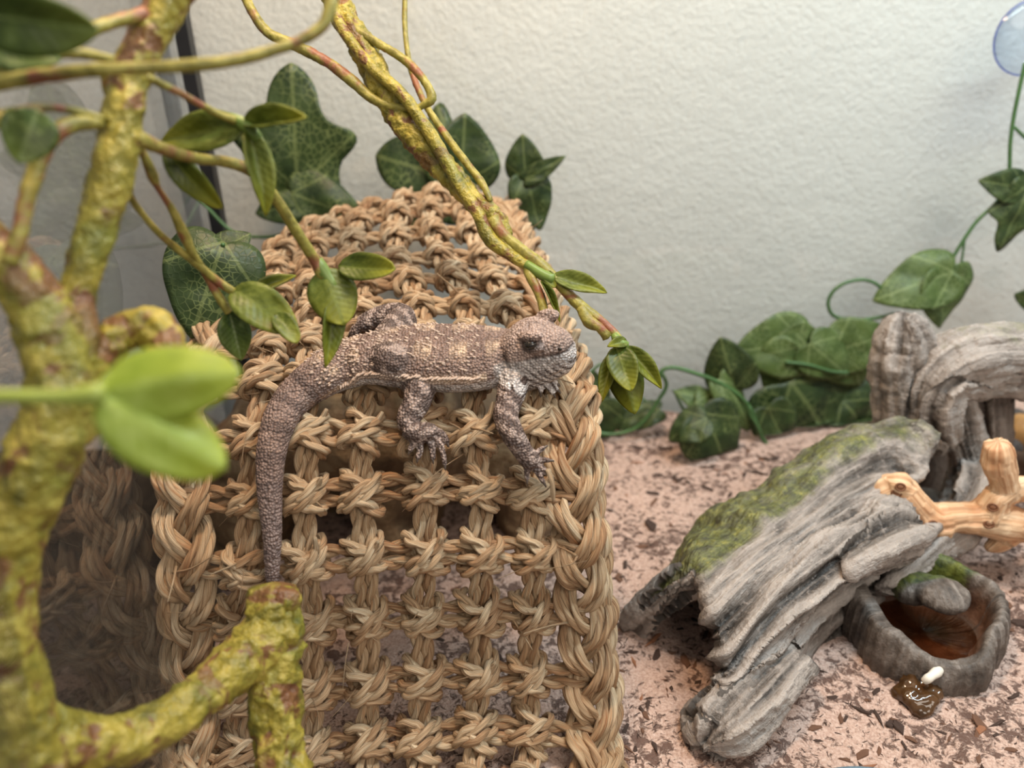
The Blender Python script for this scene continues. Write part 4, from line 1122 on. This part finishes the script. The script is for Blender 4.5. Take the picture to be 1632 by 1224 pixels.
def leaf_lance(P0, P1, N, width=0.4, curl=0.1, fold=0.1, seed=0, blunt=0.0, pow_=0.8):
    mb = MB(); nx_, ny_ = 18, 9
    ex = np.asarray(P1) - np.asarray(P0); L = np.linalg.norm(ex); exn = ex / L
    ez = nrm(np.asarray(N, float) - exn * np.dot(N, exn)); ey = np.cross(ez, exn)
    u = np.linspace(0, 1, nx_); wv_ = (np.sin(np.pi * np.clip(u, 0.005, 1) ** pow_) ** 0.8) * (1 - blunt) + blunt * np.sqrt(np.clip(1 - (2 * u - 1) ** 4, 0, 1))
    wv_ = np.maximum(wv_, 0.02)
    yv = np.linspace(-1, 1, ny_)
    X = np.repeat(u, ny_); Y = np.tile(yv, nx_) * np.repeat(wv_, ny_)
    nz = fbm(np.c_[X * 3 + seed * 5.1, Y * 2, np.zeros(len(X))], 2, seed) - 0.5
    z = curl * (X - X ** 2 * 1.8) + fold * np.abs(Y) + nz * 0.08
    v = np.asarray(P0) + np.outer(X * L, exn) + np.outer(Y * width * L * 0.5, ey) + np.outer(z * L, ez)
    i = np.arange(nx_ - 1)[:, None] * ny_; j = np.arange(ny_ - 1)[None, :]
    q = np.stack([i + j, i + ny_ + j, i + ny_ + j + 1, i + j + 1], -1).reshape(-1, 4)
    mb.add(v, q, None, np.c_[X, Y * 0.5, np.full(len(X), seed * 0.1)], (seed * 0.37) % 1)
    return mb
def pts3(pl, Y=None, t=None):
    """(px,py[,depth]) list -> 3-D; depth is world Y or camera t"""
    out = []
    for p in pl:
        d = p[2] if len(p) > 2 else (Y if Y is not None else t)
        out.append(PY(p[0], p[1], d) if Y is not None else PT(p[0], p[1], d))
    return np.array(out)
def stem(name, parent, mat, pts, r0, r1=None, knob=0.0, seed=0, n=9, step=0.002):
    mb = MB(); P = resample(pts, step); r1 = r0 if r1 is None else r1
    mb.tube(P, np.linspace(r0, r1, len(P)), n, knob=knob, seed=seed)
    return part(name, mb, mat, parent)
def toward(P): return nrm(CAM - np.asarray(P))

# ---- ivy garland behind the mat (left)
iv = thing('ivy_garland', 'artificial ivy garland with dark veined leaves behind the top of the mat', 'ivy', tuple(PY(475, 300, 0.505)))
Yi = 0.512
stem('stem', iv, STEM, pts3([(300, 300), (325, 325), (365, 365), (400, 377), (450, 374), (520, 350), (590, 330), (660, 318), (740, 320), (810, 335), (845, 345), (848, 385), (840, 430)], Y=Yi), 0.0011)
stem('stem', iv, STEM, pts3([(472, 372), (474, 330), (475, 300)], Y=Yi), 0.0009)
stem('stem', iv, STEM, pts3([(700, 318), (712, 305), (722, 295)], Y=Yi), 0.0009)
stem('stem', iv, m_plain('pale_stem', (0.45, 0.36, 0.27), 0.5), pts3([(800, 325), (822, 300), (838, 282)], Y=Yi - .002), 0.0009)
stem('stem', iv, STEM, pts3([(400, 377, .512), (385, 380, .44), (370, 385, .38), (355, 390, .335)], Y=0.47), 0.0009)
LV = [((474, 302), (463, 100), 0.80, 0.05, 1, IVYO, IVY, (0.1, -1, 0.1), Yi - .004), ((462, 308), (585, 350), 0.75, 0.12, 2, OVALO, IVY, (0.0, -1, 0.2), Yi - .008),
      ((475, 325), (402, 340), 0.7, 0.2, 13, OVALO, IVY, (0.0, -1, 0.3), Yi - .010),
      ((738, 288), (597, 248), 1.15, 0.10, 3, IVYO, IVY, (0.0, -1, 0.15), Yi - .003), ((735, 295), (742, 180), 1.10, 0.08, 4, OVALO, IVY, (0.2, -1, 0.2), Yi - .006),
      ((838, 285), (832, 214), 0.95, 0.10, 5, OVALO, IVY, (-0.2, -1, 0.2), Yi - .003), ((836, 287), (902, 248), 0.42, 0.10, 6, OVALO, IVY, (0.1, -1, 0.3), Yi - .006), ((838, 280), (862, 368), 0.78, 0.12, 7, OVALO, IVY, (0.2, -1, 0.0), Yi - .004)]
for (b, t_, wd_, cu, sd, ol, mt, N, Y) in LV:
    part('leaf', leaf_ivy(PY(*b, Y), PY(*t_, Y), N, wd_, cu, 0.02, sd, ol), mt, iv, solid=0.0004)
part('leaf', leaf_ivy(PY(356, 385, 0.335), PY(303, 540, 0.318), (0.25, -1, 0.3), 0.95, 0.15, 0, 8, OVALO), IVY, iv, solid=0.0004)
part('leaf', leaf_ivy(PY(350, 400, 0.335), PY(400, 370, 0.345), (0.0, -0.8, 0.4), 0.9, 0.15, 0, 9, OVALO), IVY, iv, solid=0.0004)

# ---- ivy garland along the back wall (right)
ir = thing('ivy_garland', 'artificial ivy garland hanging from the suction cup down to the sand', 'ivy', tuple(PY(1250, 700, 0.49) * np.array([1, 1, 0])))
Yr = 0.508
stem('stem', ir, STEM, pts3([(1634, 100), (1625, 140), (1615, 190), (1610, 230), (1607, 285), (1590, 320), (1555, 355), (1525, 400), (1508, 430)], Y=Yr), 0.0012)
stem('stem', ir, STEM, pts3([(1616, 202), (1626, 212), (1640, 226)], Y=Yr), 0.0010)
stem('stem', ir, STEM, pts3([(1538, 376), (1535, 400), (1532, 420)], Y=Yr), 0.0008)
stem('stem', ir, STEM, pts3([(1415, 478), (1400, 455), (1375, 446), (1345, 452), (1325, 468), (1320, 488), (1332, 505), (1365, 510), (1400, 506), (1425, 500)], Y=Yr - .004), 0.0012)
stem('stem', ir, STEM, pts3([(1347, 506), (1325, 528), (1300, 540), (1285, 548)], Y=Yr - .006), 0.0011)
stem('stem', ir, STEM, pts3([(1252, 577), (1290, 582), (1325, 592), (1352, 594)], Y=Yr - .020), 0.0012)
stem('stem', ir, STEM, pts3([(1048, 606), (1056, 590), (1075, 586), (1105, 594), (1140, 607), (1175, 628), (1198, 655), (1208, 685), (1225, 712), (1250, 735), (1283, 742)], Y=Yr - .035), 0.0014)
stem('stem', ir, STEM, pts3([(1195, 648), (1196, 662), (1205, 675), (1212, 690)], Y=Yr - .037), 0.0012)
stem('stem', ir, STEM, pts3([(945, 688), (975, 692), (1010, 684), (1032, 664), (1048, 640), (1062, 615), (1055, 595)], Y=Yr - .03), 0.0013)
stem('stem', ir, STEM, pts3([(938, 600), (945, 590), (962, 580), (985, 595), (1005, 620), (1030, 640)], Y=Yr - .01), 0.0010)
stem('stem', ir, STEM, pts3([(1074, 622), (1085, 645), (1097, 665)], Y=Yr - .02), 0.0010)
RL = [((1515, 428), (1500, 525), 1.10, 0.10, 11, OVALO, IVYL, (0.5, -1, 0.1), Yr - .006), ((1520, 432), (1393, 478), 0.75, 0.12, 12, OVALO, IVYL, (-0.1, -0.9, 0.5), Yr - .010),
      ((1285, 548), (1170, 560), 0.95, 0.10, 14, OVALO, IVYL, (-0.1, -1, 0.3), Yr - .014), ((1275, 552), (1228, 638), 1.05, 0.10, 15, OVALO, IVYL, (0, -1, 0.3), Yr - .016),
      ((1290, 548), (1352, 600), 0.90, 0.10, 26, OVALO, IVYL, (0.1, -1, 0.3), Yr - .017), ((1270, 560), (1283, 512), 1.6, 0.10, 27, OVALO, IVYL, (0.1, -1, 0.2), Yr - .012),
      ((1172, 620), (1148, 538), 0.90, 0.12, 16, OVALO, IVY, (-0.3, -1, 0.2), Yr - .030), ((1150, 605), (1204, 690), 0.50, 0.2, 17, OVALO, IVYL, (0.5, -1, 0.3), Yr - .036),
      ((1330, 560), (1425, 530), 1.0, 0.10, 18, OVALO, IVYL, (0.2, -1, 0.3), Yr - .014), ((1345, 550), (1372, 615), 1.3, 0.10, 19, OVALO, IVYL, (0.1, -1, 0.2), Yr - .012),
      ((1262, 610), (1340, 732), 1.05, 0.10, 20, IVYO, IVY, (0.0, -1, 0.45), Yr - .020), ((1345, 640), (1400, 720), 1.1, 0.10, 21, OVALO, IVY, (0.1, -1, 0.3), Yr - .014), ((1340, 720), (1310, 790), .9, 0.10, 28, OVALO, IVY, (0.1, -1, 0.5), Yr - .045),
      ((1128, 640), (1078, 622), 0.8, 0.20, 22, OVALO, IVYL, (0.2, -0.8, 0.7), Yr - .035), ((1110, 640), (1165, 668), 0.9, 0.2, 29, OVALO, IVYL, (0, -.8, .6), Yr - .040),
      ((1120, 660), (1165, 755), 0.95, 0.15, 23, OVALO, IVY, (0.1, -0.9, 0.6), Yr - .055), ((1125, 665), (1063, 700), 0.9, 0.15, 24, OVALO, IVY, (-0.2, -0.7, 0.8), Yr - .060),
      ((1225, 650), (1255, 720), 0.9, 0.15, 31, OVALO, IVY, (0, -1, .4), Yr - .030),
      ((1052, 652), (965, 680), 0.5, 0.15, 25, OVALO, IVY, (0.0, -0.7, 0.8), Yr - .020), ((958, 640), (950, 715), 1.0, 0.1, 30, OVALO, IVY, (0.2, -1, 0.3), Yr - .03), ((950, 650), (945, 590), 0.8, 0.1, 32, OVALO, IVY, (0.2, -1, 0.3), Yr - .008),
      ((1632, 300), (1562, 288), 0.75, 0.10, 33, OVALO, IVY, (-0.2, -1, 0.2), Yr - .003), ((1640, 300), (1590, 402), 0.65, 0.10, 34, IVYO, IVY, (0.0, -1, 0.1), Yr - .005), ((1660, 480), (1618, 470), 0.9, .1, 35, OVALO, IVY, (0, -1, 0), Yr - .005)]
for (b, t_, wd_, cu, sd, ol, mt, N, Y) in RL:
    part('leaf', leaf_ivy(PY(*b, Y), PY(*t_, Y), N, wd_, cu, 0.02, sd, ol), mt, ir, solid=0.0004)

# suction cup on the back glass
SUC = m_glass('clear_plastic', (0.88, 0.93, 1.0), 0.08, 1.45); SUCR = m_glass('blue_rim', (0.45, 0.52, 0.95), 0.1, 1.45)
sc_ = PY(1640, 60, YG - 0.0004); sroot = thing('suction_cup', 'clear suction cup with bluish rim stuck to the back glass', 'suction cup', tuple(sc_))
mb = MB(); ap = np.linspace(0, 2 * np.pi, 48, endpoint=False); fp = [(0.0215, 0.0), (0.0212, 0.0012), (0.017, 0.0028), (0.011, 0.0048), (0.006, 0.0065), (0.0048, 0.0100), (0.0058, 0.0125), (0.0045, 0.0145), (0.0005, 0.015)]
mb.loft(np.array([[[sc_[0] + math.cos(x) * r, sc_[1] - z, sc_[2] + math.sin(x) * r] for x in ap] for r, z in fp])); cupo = part('cup', mb, SUC, sroot)
mb = MB(); u = np.linspace(0, 2 * np.pi, 60); mb.tube(np.stack([sc_[0] + np.cos(u) * .0213, np.full(60, sc_[1] - .0006), sc_[2] + np.sin(u) * .0213], 1), 0.0005, 6, cap=False); part('rim', mb, SUCR, cupo)

# ---- foreground bendable vine
va = thing('bendable_vine', 'thick yellow-green bendable vine with red-brown patches and bright leaves along the left glass', 'vine', tuple(PT(60, 1224, 0.2)))
def vtube(name, pl, mat=VINE, knob=0.16, seed=0, n=16, step=0.0016, crump=None):
    """(px,py,t,half width in px)"""
    P = np.array([[*PT(p[0], p[1], p[2]), p[3] / F * p[2]] for p in pl]); S = resample(P, step, 500)
    if crump is None: crump = 0.16 if mat is VINE else 0.10
    if mat is VINE and n >= 16: n, S = n * 3, resample(S, step * 0.45, 500)
    elif mat is TWIG: n, S = n + 6, resample(S, step * 0.7, 500)
    mb = MB(); mb.tube(S[:, :3], S[:, 3], n, knob=knob, seed=seed)
    v = mb.v[0]; k = np.minimum(np.arange(len(v)) // n, len(S) - 1); rad_ = v - S[k, :3]; r_ = S[k, 3]
    rg = 1 - np.abs(2 * fbm(v * 150 + seed, 3, 3) - 1); rg2 = fbm(v * 480, 2, 7)
    w_ = ((rg - 0.65) * 1.6 + (rg2 - 0.5) * 0.7) * crump; w_[-2:] = 0
    mb.v[0] = v + rad_ * w_[:, None]
    mb.r[0] = np.clip(0.5 + w_ / crump * 0.6, 0, 1)
    return part(name, mb, mat, va_cur)
va_cur = va
vtube('stem', [(80, 1330, .190, 58.9), (45, 1224, .188, 57.0), (15, 1110, .185, 55.1), (0, 980, .183, 49.4), (15, 860, .182, 49.4), (55, 760, .182, 53.2), (85, 680, .182, 51.3), (95, 600, .183, 47.5), (70, 510, .182, 43.7), (30, 440, .180, 39.9), (-20, 390, .178, 39.9), (-80, 350, .176, 38.0)], seed=1, n=24)
vtube('stem', [(100, 610, .186, 31.9), (128, 545, .190, 28.6), (122, 470, .192, 26.0), (150, 375, .194, 28.6), (180, 270, .195, 31.9), (200, 165, .196, 27.7), (222, 85, .198, 27.7), (262, 15, .20, 28.6), (300, -50, .20, 28.6)], seed=2, n=24)
vtube('stem', [(115, 610, .188, 26.0), (165, 560, .196, 28.0), (205, 525, .20, 30.0), (245, 525, .202, 34.0), (262, 560, .200, 28.0), (240, 610, .196, 26.0), (180, 640, .192, 26.0), (140, 665, .188, 30.0), (105, 690, .184, 30.0)], seed=3, n=18, knob=0.25)
vtube('stem', [(30, 1150, .190, 50.0), (100, 1180, .195, 44.0), (190, 1180, .205, 38.0), (265, 1150, .215, 34.0), (330, 1100, .226, 34.0), (385, 1055, .236, 40.0), (425, 1010, .243, 40.0)], seed=4, n=22, knob=0.12, crump=0.22)
vtube('stem', [(437, 938, .247, 32.0), (437, 960, .247, 38.0), (440, 1010, .246, 40.0), (436, 1080, .244, 38.0), (440, 1160, .241, 36.0), (452, 1240, .238, 38.0), (470, 1330, .234, 40.0)], seed=5, n=28, knob=0.22, crump=0.30)
vtube('stem', [(445, 955, .244, 22.0), (466, 958, .244, 17.0), (474, 962, .245, 9.0)], seed=6, knob=0.2, crump=0.25)
vtube('twig', [(-20, 135, .165, 12.8), (60, 122, .166, 11.9), (150, 112, .168, 11.0), (240, 108, .171, 9.3), (330, 102, .174, 10.2), (400, 90, .178, 9.3), (470, 68, .182, 8.5), (510, 45, .184, 9.3), (526, 15, .185, 10.2), (532, -30, .186, 10.2)], TWIG, 0.12, 7, 10)
vtube('twig', [(232, 122, .196, 6.5), (290, 150, .205, 5.8), (340, 178, .213, 5.8), (375, 192, .218, 7.2)], TWIG, 0.10, 8, 8)
vtube('twig', [(215, 218, .196, 13.3), (262, 238, .205, 10.4), (310, 252, .215, 8.9), (360, 258, .225, 8.9), (405, 275, .233, 9.6), (440, 318, .240, 8.9), (470, 365, .247, 8.9), (500, 412, .254, 8.9), (516, 440, .257, 11.8)], TWIG, 0.07, 9, 10)
vtube('twig', [(200, 300, .215, 4.8), (222, 335, .222, 5.4), (260, 378, .230, 5.4), (310, 418, .24, 6.1), (345, 447, .247, 6.8), (372, 465, .250, 6.8)], TWIG, 0.12, 10, 8)
vtube('twig', [(166, 115, .198, 5.6), (172, 150, .20, 5.6), (200, 200, .205, 4.9), (228, 245, .212, 6.3), (243, 280, .216, 9.1), (252, 300, .219, 4.9), (275, 335, .226, 6.3), (292, 372, .232, 8.4), (308, 405, .238, 6.3), (330, 440, .246, 6.3), (350, 475, .250, 7.0), (365, 498, .252, 6.3)], TWIG, 0.15, 11, 8)
vtube('twig', [(160, 195, .190, 10.2), (110, 200, .184, 12.8), (75, 228, .180, 14.4), (58, 270, .178, 13.6), (42, 320, .176, 12.8), (32, 370, .175, 11.9), (15, 420, .175, 13.6)], TWIG, 0.2, 12, 10)
vtube('twig', [(165, 190, .190, 6.8), (110, 175, .185, 6.0), (60, 172, .18, 7.6), (0, 190, .172, 14.4), (-30, 195, .17, 15.3)], TWIG, 0.15, 13, 10)
vtube('twig', [(232, 22, .196, 11.9), (170, 38, .188, 10.2), (120, 60, .182, 13.6), (70, 90, .178, 17.0), (20, 110, .174, 25.5), (-30, 120, .172, 27.2)], TWIG, 0.25, 14, 12)
vtube('twig', [(180, 95, .185, 6.8), (130, 85, .18, 8.5), (80, 85, .175, 8.5)], TWIG, 0.2, 15, 8)
vtube('twig', [(-40, 632, .128, 13.0), (40, 632, .129, 12.0), (110, 632, .131, 14.0), (165, 628, .132, 20.0)], m_plain('green_stem', (0.27, 0.33, 0.06), 0.45), 0.04, 16, 10)
def vl(b, t_, wd_, N=None, curl=0.1, fold=0.1, mat=LEAF, seed=0, blunt=0.0, pow_=0.8):
    P0, P1 = PT(*b), PT(*t_); N = toward((P0 + P1) / 2) + np.asarray((0, 0, 0) if N is None else N, float)
    return part('leaf', leaf_lance(P0, P1, N, wd_, curl, fold, seed, blunt, pow_), mat, va_cur, solid=0.0005)
GS = m_plain('node_green', (0.15, 0.22, 0.045), 0.4)
vl((150, 625, .132), (380, 588, .136), 0.56, (0, 0, .3), .10, -.10, LEAFB, 1, .35, .85)
vl((155, 635, .132), (360, 745, .137), 0.58, (0.2, 0, .2), .08, -.08, LEAFB, 2, .35, .85)
vl((-60, 15, .15), (155, 50, .155), 0.55, (0, 0, -.3), .05, .1, LEAFD, 3, .3)
vl((60, 175, .172), (30, 258, .17), 0.9, (0, 0, 0), .1, .1, LEAFD, 4, .2)
vl((-30, 70, .165), (95, 90, .168), 0.7, (0, 0, .4), .1, .1, LEAFD, 25, .2)
vl((395, 200, .220), (252, 226, .222), 0.42, (0.1, 0, .3), .06, .10, LEAF, 5)
vl((262, 235, .214), (352, 335, .222), 0.36, (-0.4, 0, .1), .15, .10, LEAF, 6, .2)
vl((390, 200, .219), (497, 196, .214), 0.34, (0, 0, .6), -.15, .25, LEAF, 7)
vl((392, 205, .220), (428, 342, .222), 0.34, (0.5, 0, 0), .10, .15, LEAF, 8)
vl((385, 215, .222), (440, 290, .226), 0.34, (0.5, 0, 0), .10, .15, LEAFD, 9)
vtube('leaf_node', [(365, 185, .218, 6.5), (392, 200, .219, 10.8), (412, 222, .220, 8.6)], GS, 0.1, 21, 10)
vl((515, 428, .256), (548, 515, .252), 0.80, (0, 0, .1), .10, -.08, LEAF, 10, .3)
vl((540, 425, .257), (632, 432, .254), 0.50, (0, 0, .5), -.12, .10, LEAF, 11, .4)
vl((530, 470, .258), (522, 585, .254), 0.32, (0.5, 0, 0), .08, .12, LEAF, 12)
vtube('leaf_node', [(505, 415, .255, 9.4), (520, 440, .257, 12.2), (535, 460, .257, 10.1)], GS, 0.1, 22, 10)
vl((370, 462, .250), (472, 528, .247), 0.55, (0.1, 0, .4), .10, .08, LEAF, 13, .35)
vl((440, 500, .247), (474, 545, .244), 0.55, (0.1, 0, .4), .10, .08, LEAF, 26, .5)
vl((365, 495, .253), (385, 575, .256), 0.62, (0, 0, 0), .08, .15, LEAFD, 14)
vl((400, 465, .254), (472, 437, .258), 0.28, (0, 0, .5), .08, .1, LEAF, 15)

# ---- second vine across the top of the mat
vb = thing('bendable_vine', 'slim knobbly olive vine with looping twigs slanting down across the back wall', 'vine', tuple(PT(1000, 640, .315)))
va_cur = vb
vtube('stem', [(510, -60, .345, 22.1), (540, 10, .345, 20.4), (575, 70, .345, 20.4), (610, 140, .345, 20.4), (650, 205, .344, 21.2), (700, 260, .343, 20.4), (745, 310, .340, 17.0), (790, 350, .337, 16.1), (810, 378, .336, 8.5)], VINE, .28, 31, 16)
vtube('stem', [(525, 0, .338, 8.5), (548, 50, .338, 8.5), (590, 105, .337, 8.5), (640, 150, .336, 9.3), (680, 205, .336, 10.2), (712, 258, .334, 10.2), (735, 300, .333, 10.2), (762, 340, .331, 10.2), (780, 380, .330, 11.0), (815, 408, .328, 9.3), (850, 428, .327, 8.5), (870, 440, .326, 7.6)], VINE, .10, 32, 10)
vtube('twig', [(380, -40, .335, 7.6), (395, 5, .335, 7.6), (425, 50, .336, 7.6), (470, 72, .338, 8.5), (520, 98, .340, 8.5), (560, 128, .341, 9.3), (595, 158, .341, 7.6), (635, 172, .340, 6.0), (665, 172, .339, 5.1), (684, 160, .338, 5.1)], TWIG, .15, 33, 8)
vtube('twig', [(548, 25, .344, 6.8), (565, 45, .342, 6.8), (600, 68, .341, 6.8), (640, 92, .340, 6.8), (665, 115, .339, 6.8), (683, 140, .338, 6.8), (688, 158, .338, 7.6), (675, 168, .339, 5.1)], TWIG, .15, 34, 8)
vtube('twig', [(646, -30, .36, 4.2), (645, 30, .36, 4.2), (649, 80, .358, 4.2), (658, 120, .355, 5.1), (680, 170, .350, 5.1), (715, 222, .345, 6.0), (745, 262, .340, 6.0), (768, 292, .337, 6.0), (782, 320, .335, 4.2)], TWIG, .15, 35, 8)
vtube('twig', [(785, 350, .333, 11.9), (800, 372, .331, 9.3), (830, 398, .329, 9.3), (858, 420, .327, 10.2), (880, 440, .326, 8.5), (905, 468, .325, 8.5), (930, 492, .323, 9.3), (955, 508, .322, 6.8), (978, 530, .321, 6.8), (990, 548, .320, 7.6)], TWIG, .15, 36, 10)
vtube('twig', [(790, 365, .332, 6.0), (808, 392, .330, 6.0), (835, 420, .328, 6.0), (845, 440, .326, 7.6), (862, 475, .324, 7.6), (868, 505, .322, 6.8)], TWIG, .10, 37, 8)
vtube('twig', [(925, 490, .322, 7.6), (938, 512, .321, 10.2), (955, 522, .320, 7.6), (968, 538, .320, 7.6)], TWIG, .25, 38, 8)
vtube('leaf_node', [(838, 420, .326, 6.8), (865, 438, .325, 9.3), (882, 445, .324, 8.5)], GS, .1, 39, 10)
vl((880, 440, .325), (968, 464, .322), 0.36, (0, 0, .5), .08, .10, LEAF, 16, .1)
vl((862, 448, .324), (893, 512, .321), 0.16, (.4, 0, 0), .05, .2, LEAF, 17)
vl((868, 432, .325), (885, 458, .323), 0.6, (0, 0, .3), .1, .1, LEAF, 18, .3)
vtube('leaf_node', [(978, 532, .320, 6.0), (988, 548, .320, 10.2), (1000, 552, .320, 7.6)], GS, .15, 40, 10)
vl((985, 560, .322), (1012, 660, .320), 0.55, (0, 0, 0), .08, -.10, LEAF, 19, .1)
vl((980, 560, .321), (958, 640, .318), 0.32, (-.3, 0, 0), .08, .15, LEAF, 20)
vl((998, 552, .321), (1056, 618, .318), 0.36, (.3, 0, 0), .10, .15, LEAF, 21)
vl((982, 552, .319), (1006, 622, .310), 0.60, (0, 0, .3), .10, .10, LEAF, 22, .2)
vl((1000, 545, .320), (970, 550, .314), 0.5, (0, 0, .5), .1, .1, LEAF, 23)

# ------------------------------------------------------------------ bark chips on the sand
CH = [m_plain('bark_dark', (0.055, 0.032, 0.024), 0.8, 200, .4), m_plain('bark_brown', (0.15, 0.075, 0.045), 0.8, 200, .4), m_plain('bark_red', (0.30, 0.13, 0.065), 0.7, 200, .3)]
def chip_mesh(k, n=7):
    r = np.random.default_rng(900 + k); a_ = np.sort(r.uniform(0, 2 * np.pi, n)); el = r.uniform(0.22, 0.7)
    o_ = np.stack([np.cos(a_), np.sin(a_) * el], 1) * r.uniform(0.7, 1.05, (n, 1))
    b_ = r.uniform(-0.15, 0.15)
    zt = 0.10 + r.uniform(-.05, .07, n) + b_ * o_[:, 0] ** 2; v = np.vstack([np.c_[o_, zt - 0.13], np.c_[o_ * 0.9, zt]])
    mb = MB(); v = np.vstack([v, [0, 0, -0.10], [0, 0, 0.16]])
    mb.add(v, [[i, (i + 1) % n, n + (i + 1) % n, n + i] for i in range(n)], [[(i + 1) % n, i, 2 * n] for i in range(n)] + [[n + i, n + (i + 1) % n, 2 * n + 1] for i in range(n)])
    return mb
CM = [[chip_mesh(k).mesh('bark_chip', smooth=False) for k in range(10)] for _ in CH]
for mi, row_ in enumerate(CM):
    for me_ in row_: me_.materials.append(CH[mi])
SPOTS = []
def clear(p):
    return not (np.hypot(p[0] - Dc[0], p[1] - Dc[1]) < 0.040 or np.hypot(p[0] - Bc[0], p[1] - Bc[1]) < 0.040)
r = np.random.default_rng(77)
clusters = [(1100, 1000, 40, 40), (1440, 1150, 90, 35), (1250, 1110, 120, 50), (1050, 760, 80, 35), (1000, 850, 45, 60), (1600, 960, 30, 60), (1010, 1120, 40, 60), (1560, 1120, 60, 60), (1160, 740, 60, 20), (760, 1000, 90, 60)]
while len(SPOTS) < 290:
    c = clusters[r.integers(len(clusters))] if r.random() < 0.75 else (1200, 950, 400, 250)
    px, py = r.normal(c[0], c[2]), r.normal(c[1], c[3])
    if not (660 < px < 1660 and 690 < py < 1245): continue
    P = PZ(px, py, 0.0)
    if P[1] > YG - 0.01 or not clear(P): continue
    SPOTS.append(P)
sz = sand_z(np.array(SPOTS))
def lmk(tx, px, py): p = PZ(px, py, 0); return (tx, p[0], p[1])
LMK = [lmk('in the mouth of the log hide', 1090, 1020), lmk('in front of the water dish', 1460, 1130), lmk('below the ivy garland', 1100, 740), lmk('beside the mat edge', 980, 870),
       lmk('under the climbing mat', 760, 1000), lmk('by the tip of the log root', 1130, 1200), lmk('between log root and dish', 1300, 1110), lmk('on the outer side of the dish', 1610, 1000), lmk('by the blue-grey bowl', 1400, 1200), lmk('behind the mossy ridge', 1200, 800), lmk('beside the pebbles', 1600, 780), lmk('far in front of the dish', 1580, 1180)]
for k, P in enumerate(SPOTS):
    mi = int(r.choice([0, 0, 0, 0, 1, 1, 1, 2])); s_ = float(np.clip(r.lognormal(-6.15, 0.45), 0.0010, 0.0060))
    o = link('bark_chip', CM[mi][k % 10], None)
    o.location = (P[0], P[1], sz[k] + s_ * 0.05); o.rotation_euler = (r.normal(0, .12), r.normal(0, .12), r.uniform(0, 6.28)); o.scale = (s_ * r.uniform(1, 1.7), s_, s_)
    lm = min(LMK, key=lambda q_: np.hypot(q_[1] - P[0], q_[2] - P[1]))[0]
    sh_ = 'tiny' if s_ < 0.0017 else ('small' if s_ < 0.003 else 'large')
    tag(o, '%s %s bark chip on the sand %s' % (sh_, ['dark brown', 'mid-brown', 'reddish'][mi], lm), 'bark chip', '%s %s bark chips %s' % (sh_, ['dark brown', 'mid-brown', 'reddish'][mi], lm))
# finer litter
mb = MB(); nd = 1700
pxs = np.where(r.random(nd) < 0.6, r.normal(1150, 230, nd), r.uniform(650, 1660, nd)); pys = r.uniform(690, 1245, nd)
Pf = np.array([PZ(x, y, 0) for x, y in zip(pxs, pys)]); dens = fbm(Pf * 28, 3, 21); ok = (Pf[:, 1] < YG - .006) & (dens > 0.42) & np.array([clear(p) for p in Pf]); Pf = Pf[ok]; zf = sand_z(Pf)
cv, cq, ct = chip_mesh(3, 5).arrays()
for P, z in zip(Pf, zf):
    s_ = r.uniform(0.0005, 0.0015); a_ = r.uniform(0, 6.28); ra = np.array([[math.cos(a_), -math.sin(a_), 0], [math.sin(a_), math.cos(a_), 0], [0, 0, 1]])
    mb.add((cv * np.array([r.uniform(1, 2.2), 1, 1])) @ ra.T * s_ + P + np.array([0, 0, z]), cq, ct)
o = link('bark_litter', mb.mesh('bark_litter', smooth=False), CH[0]); tag(o, 'fine dark bark litter strewn over the pinkish sand', 'bark litter', None, 'stuff')
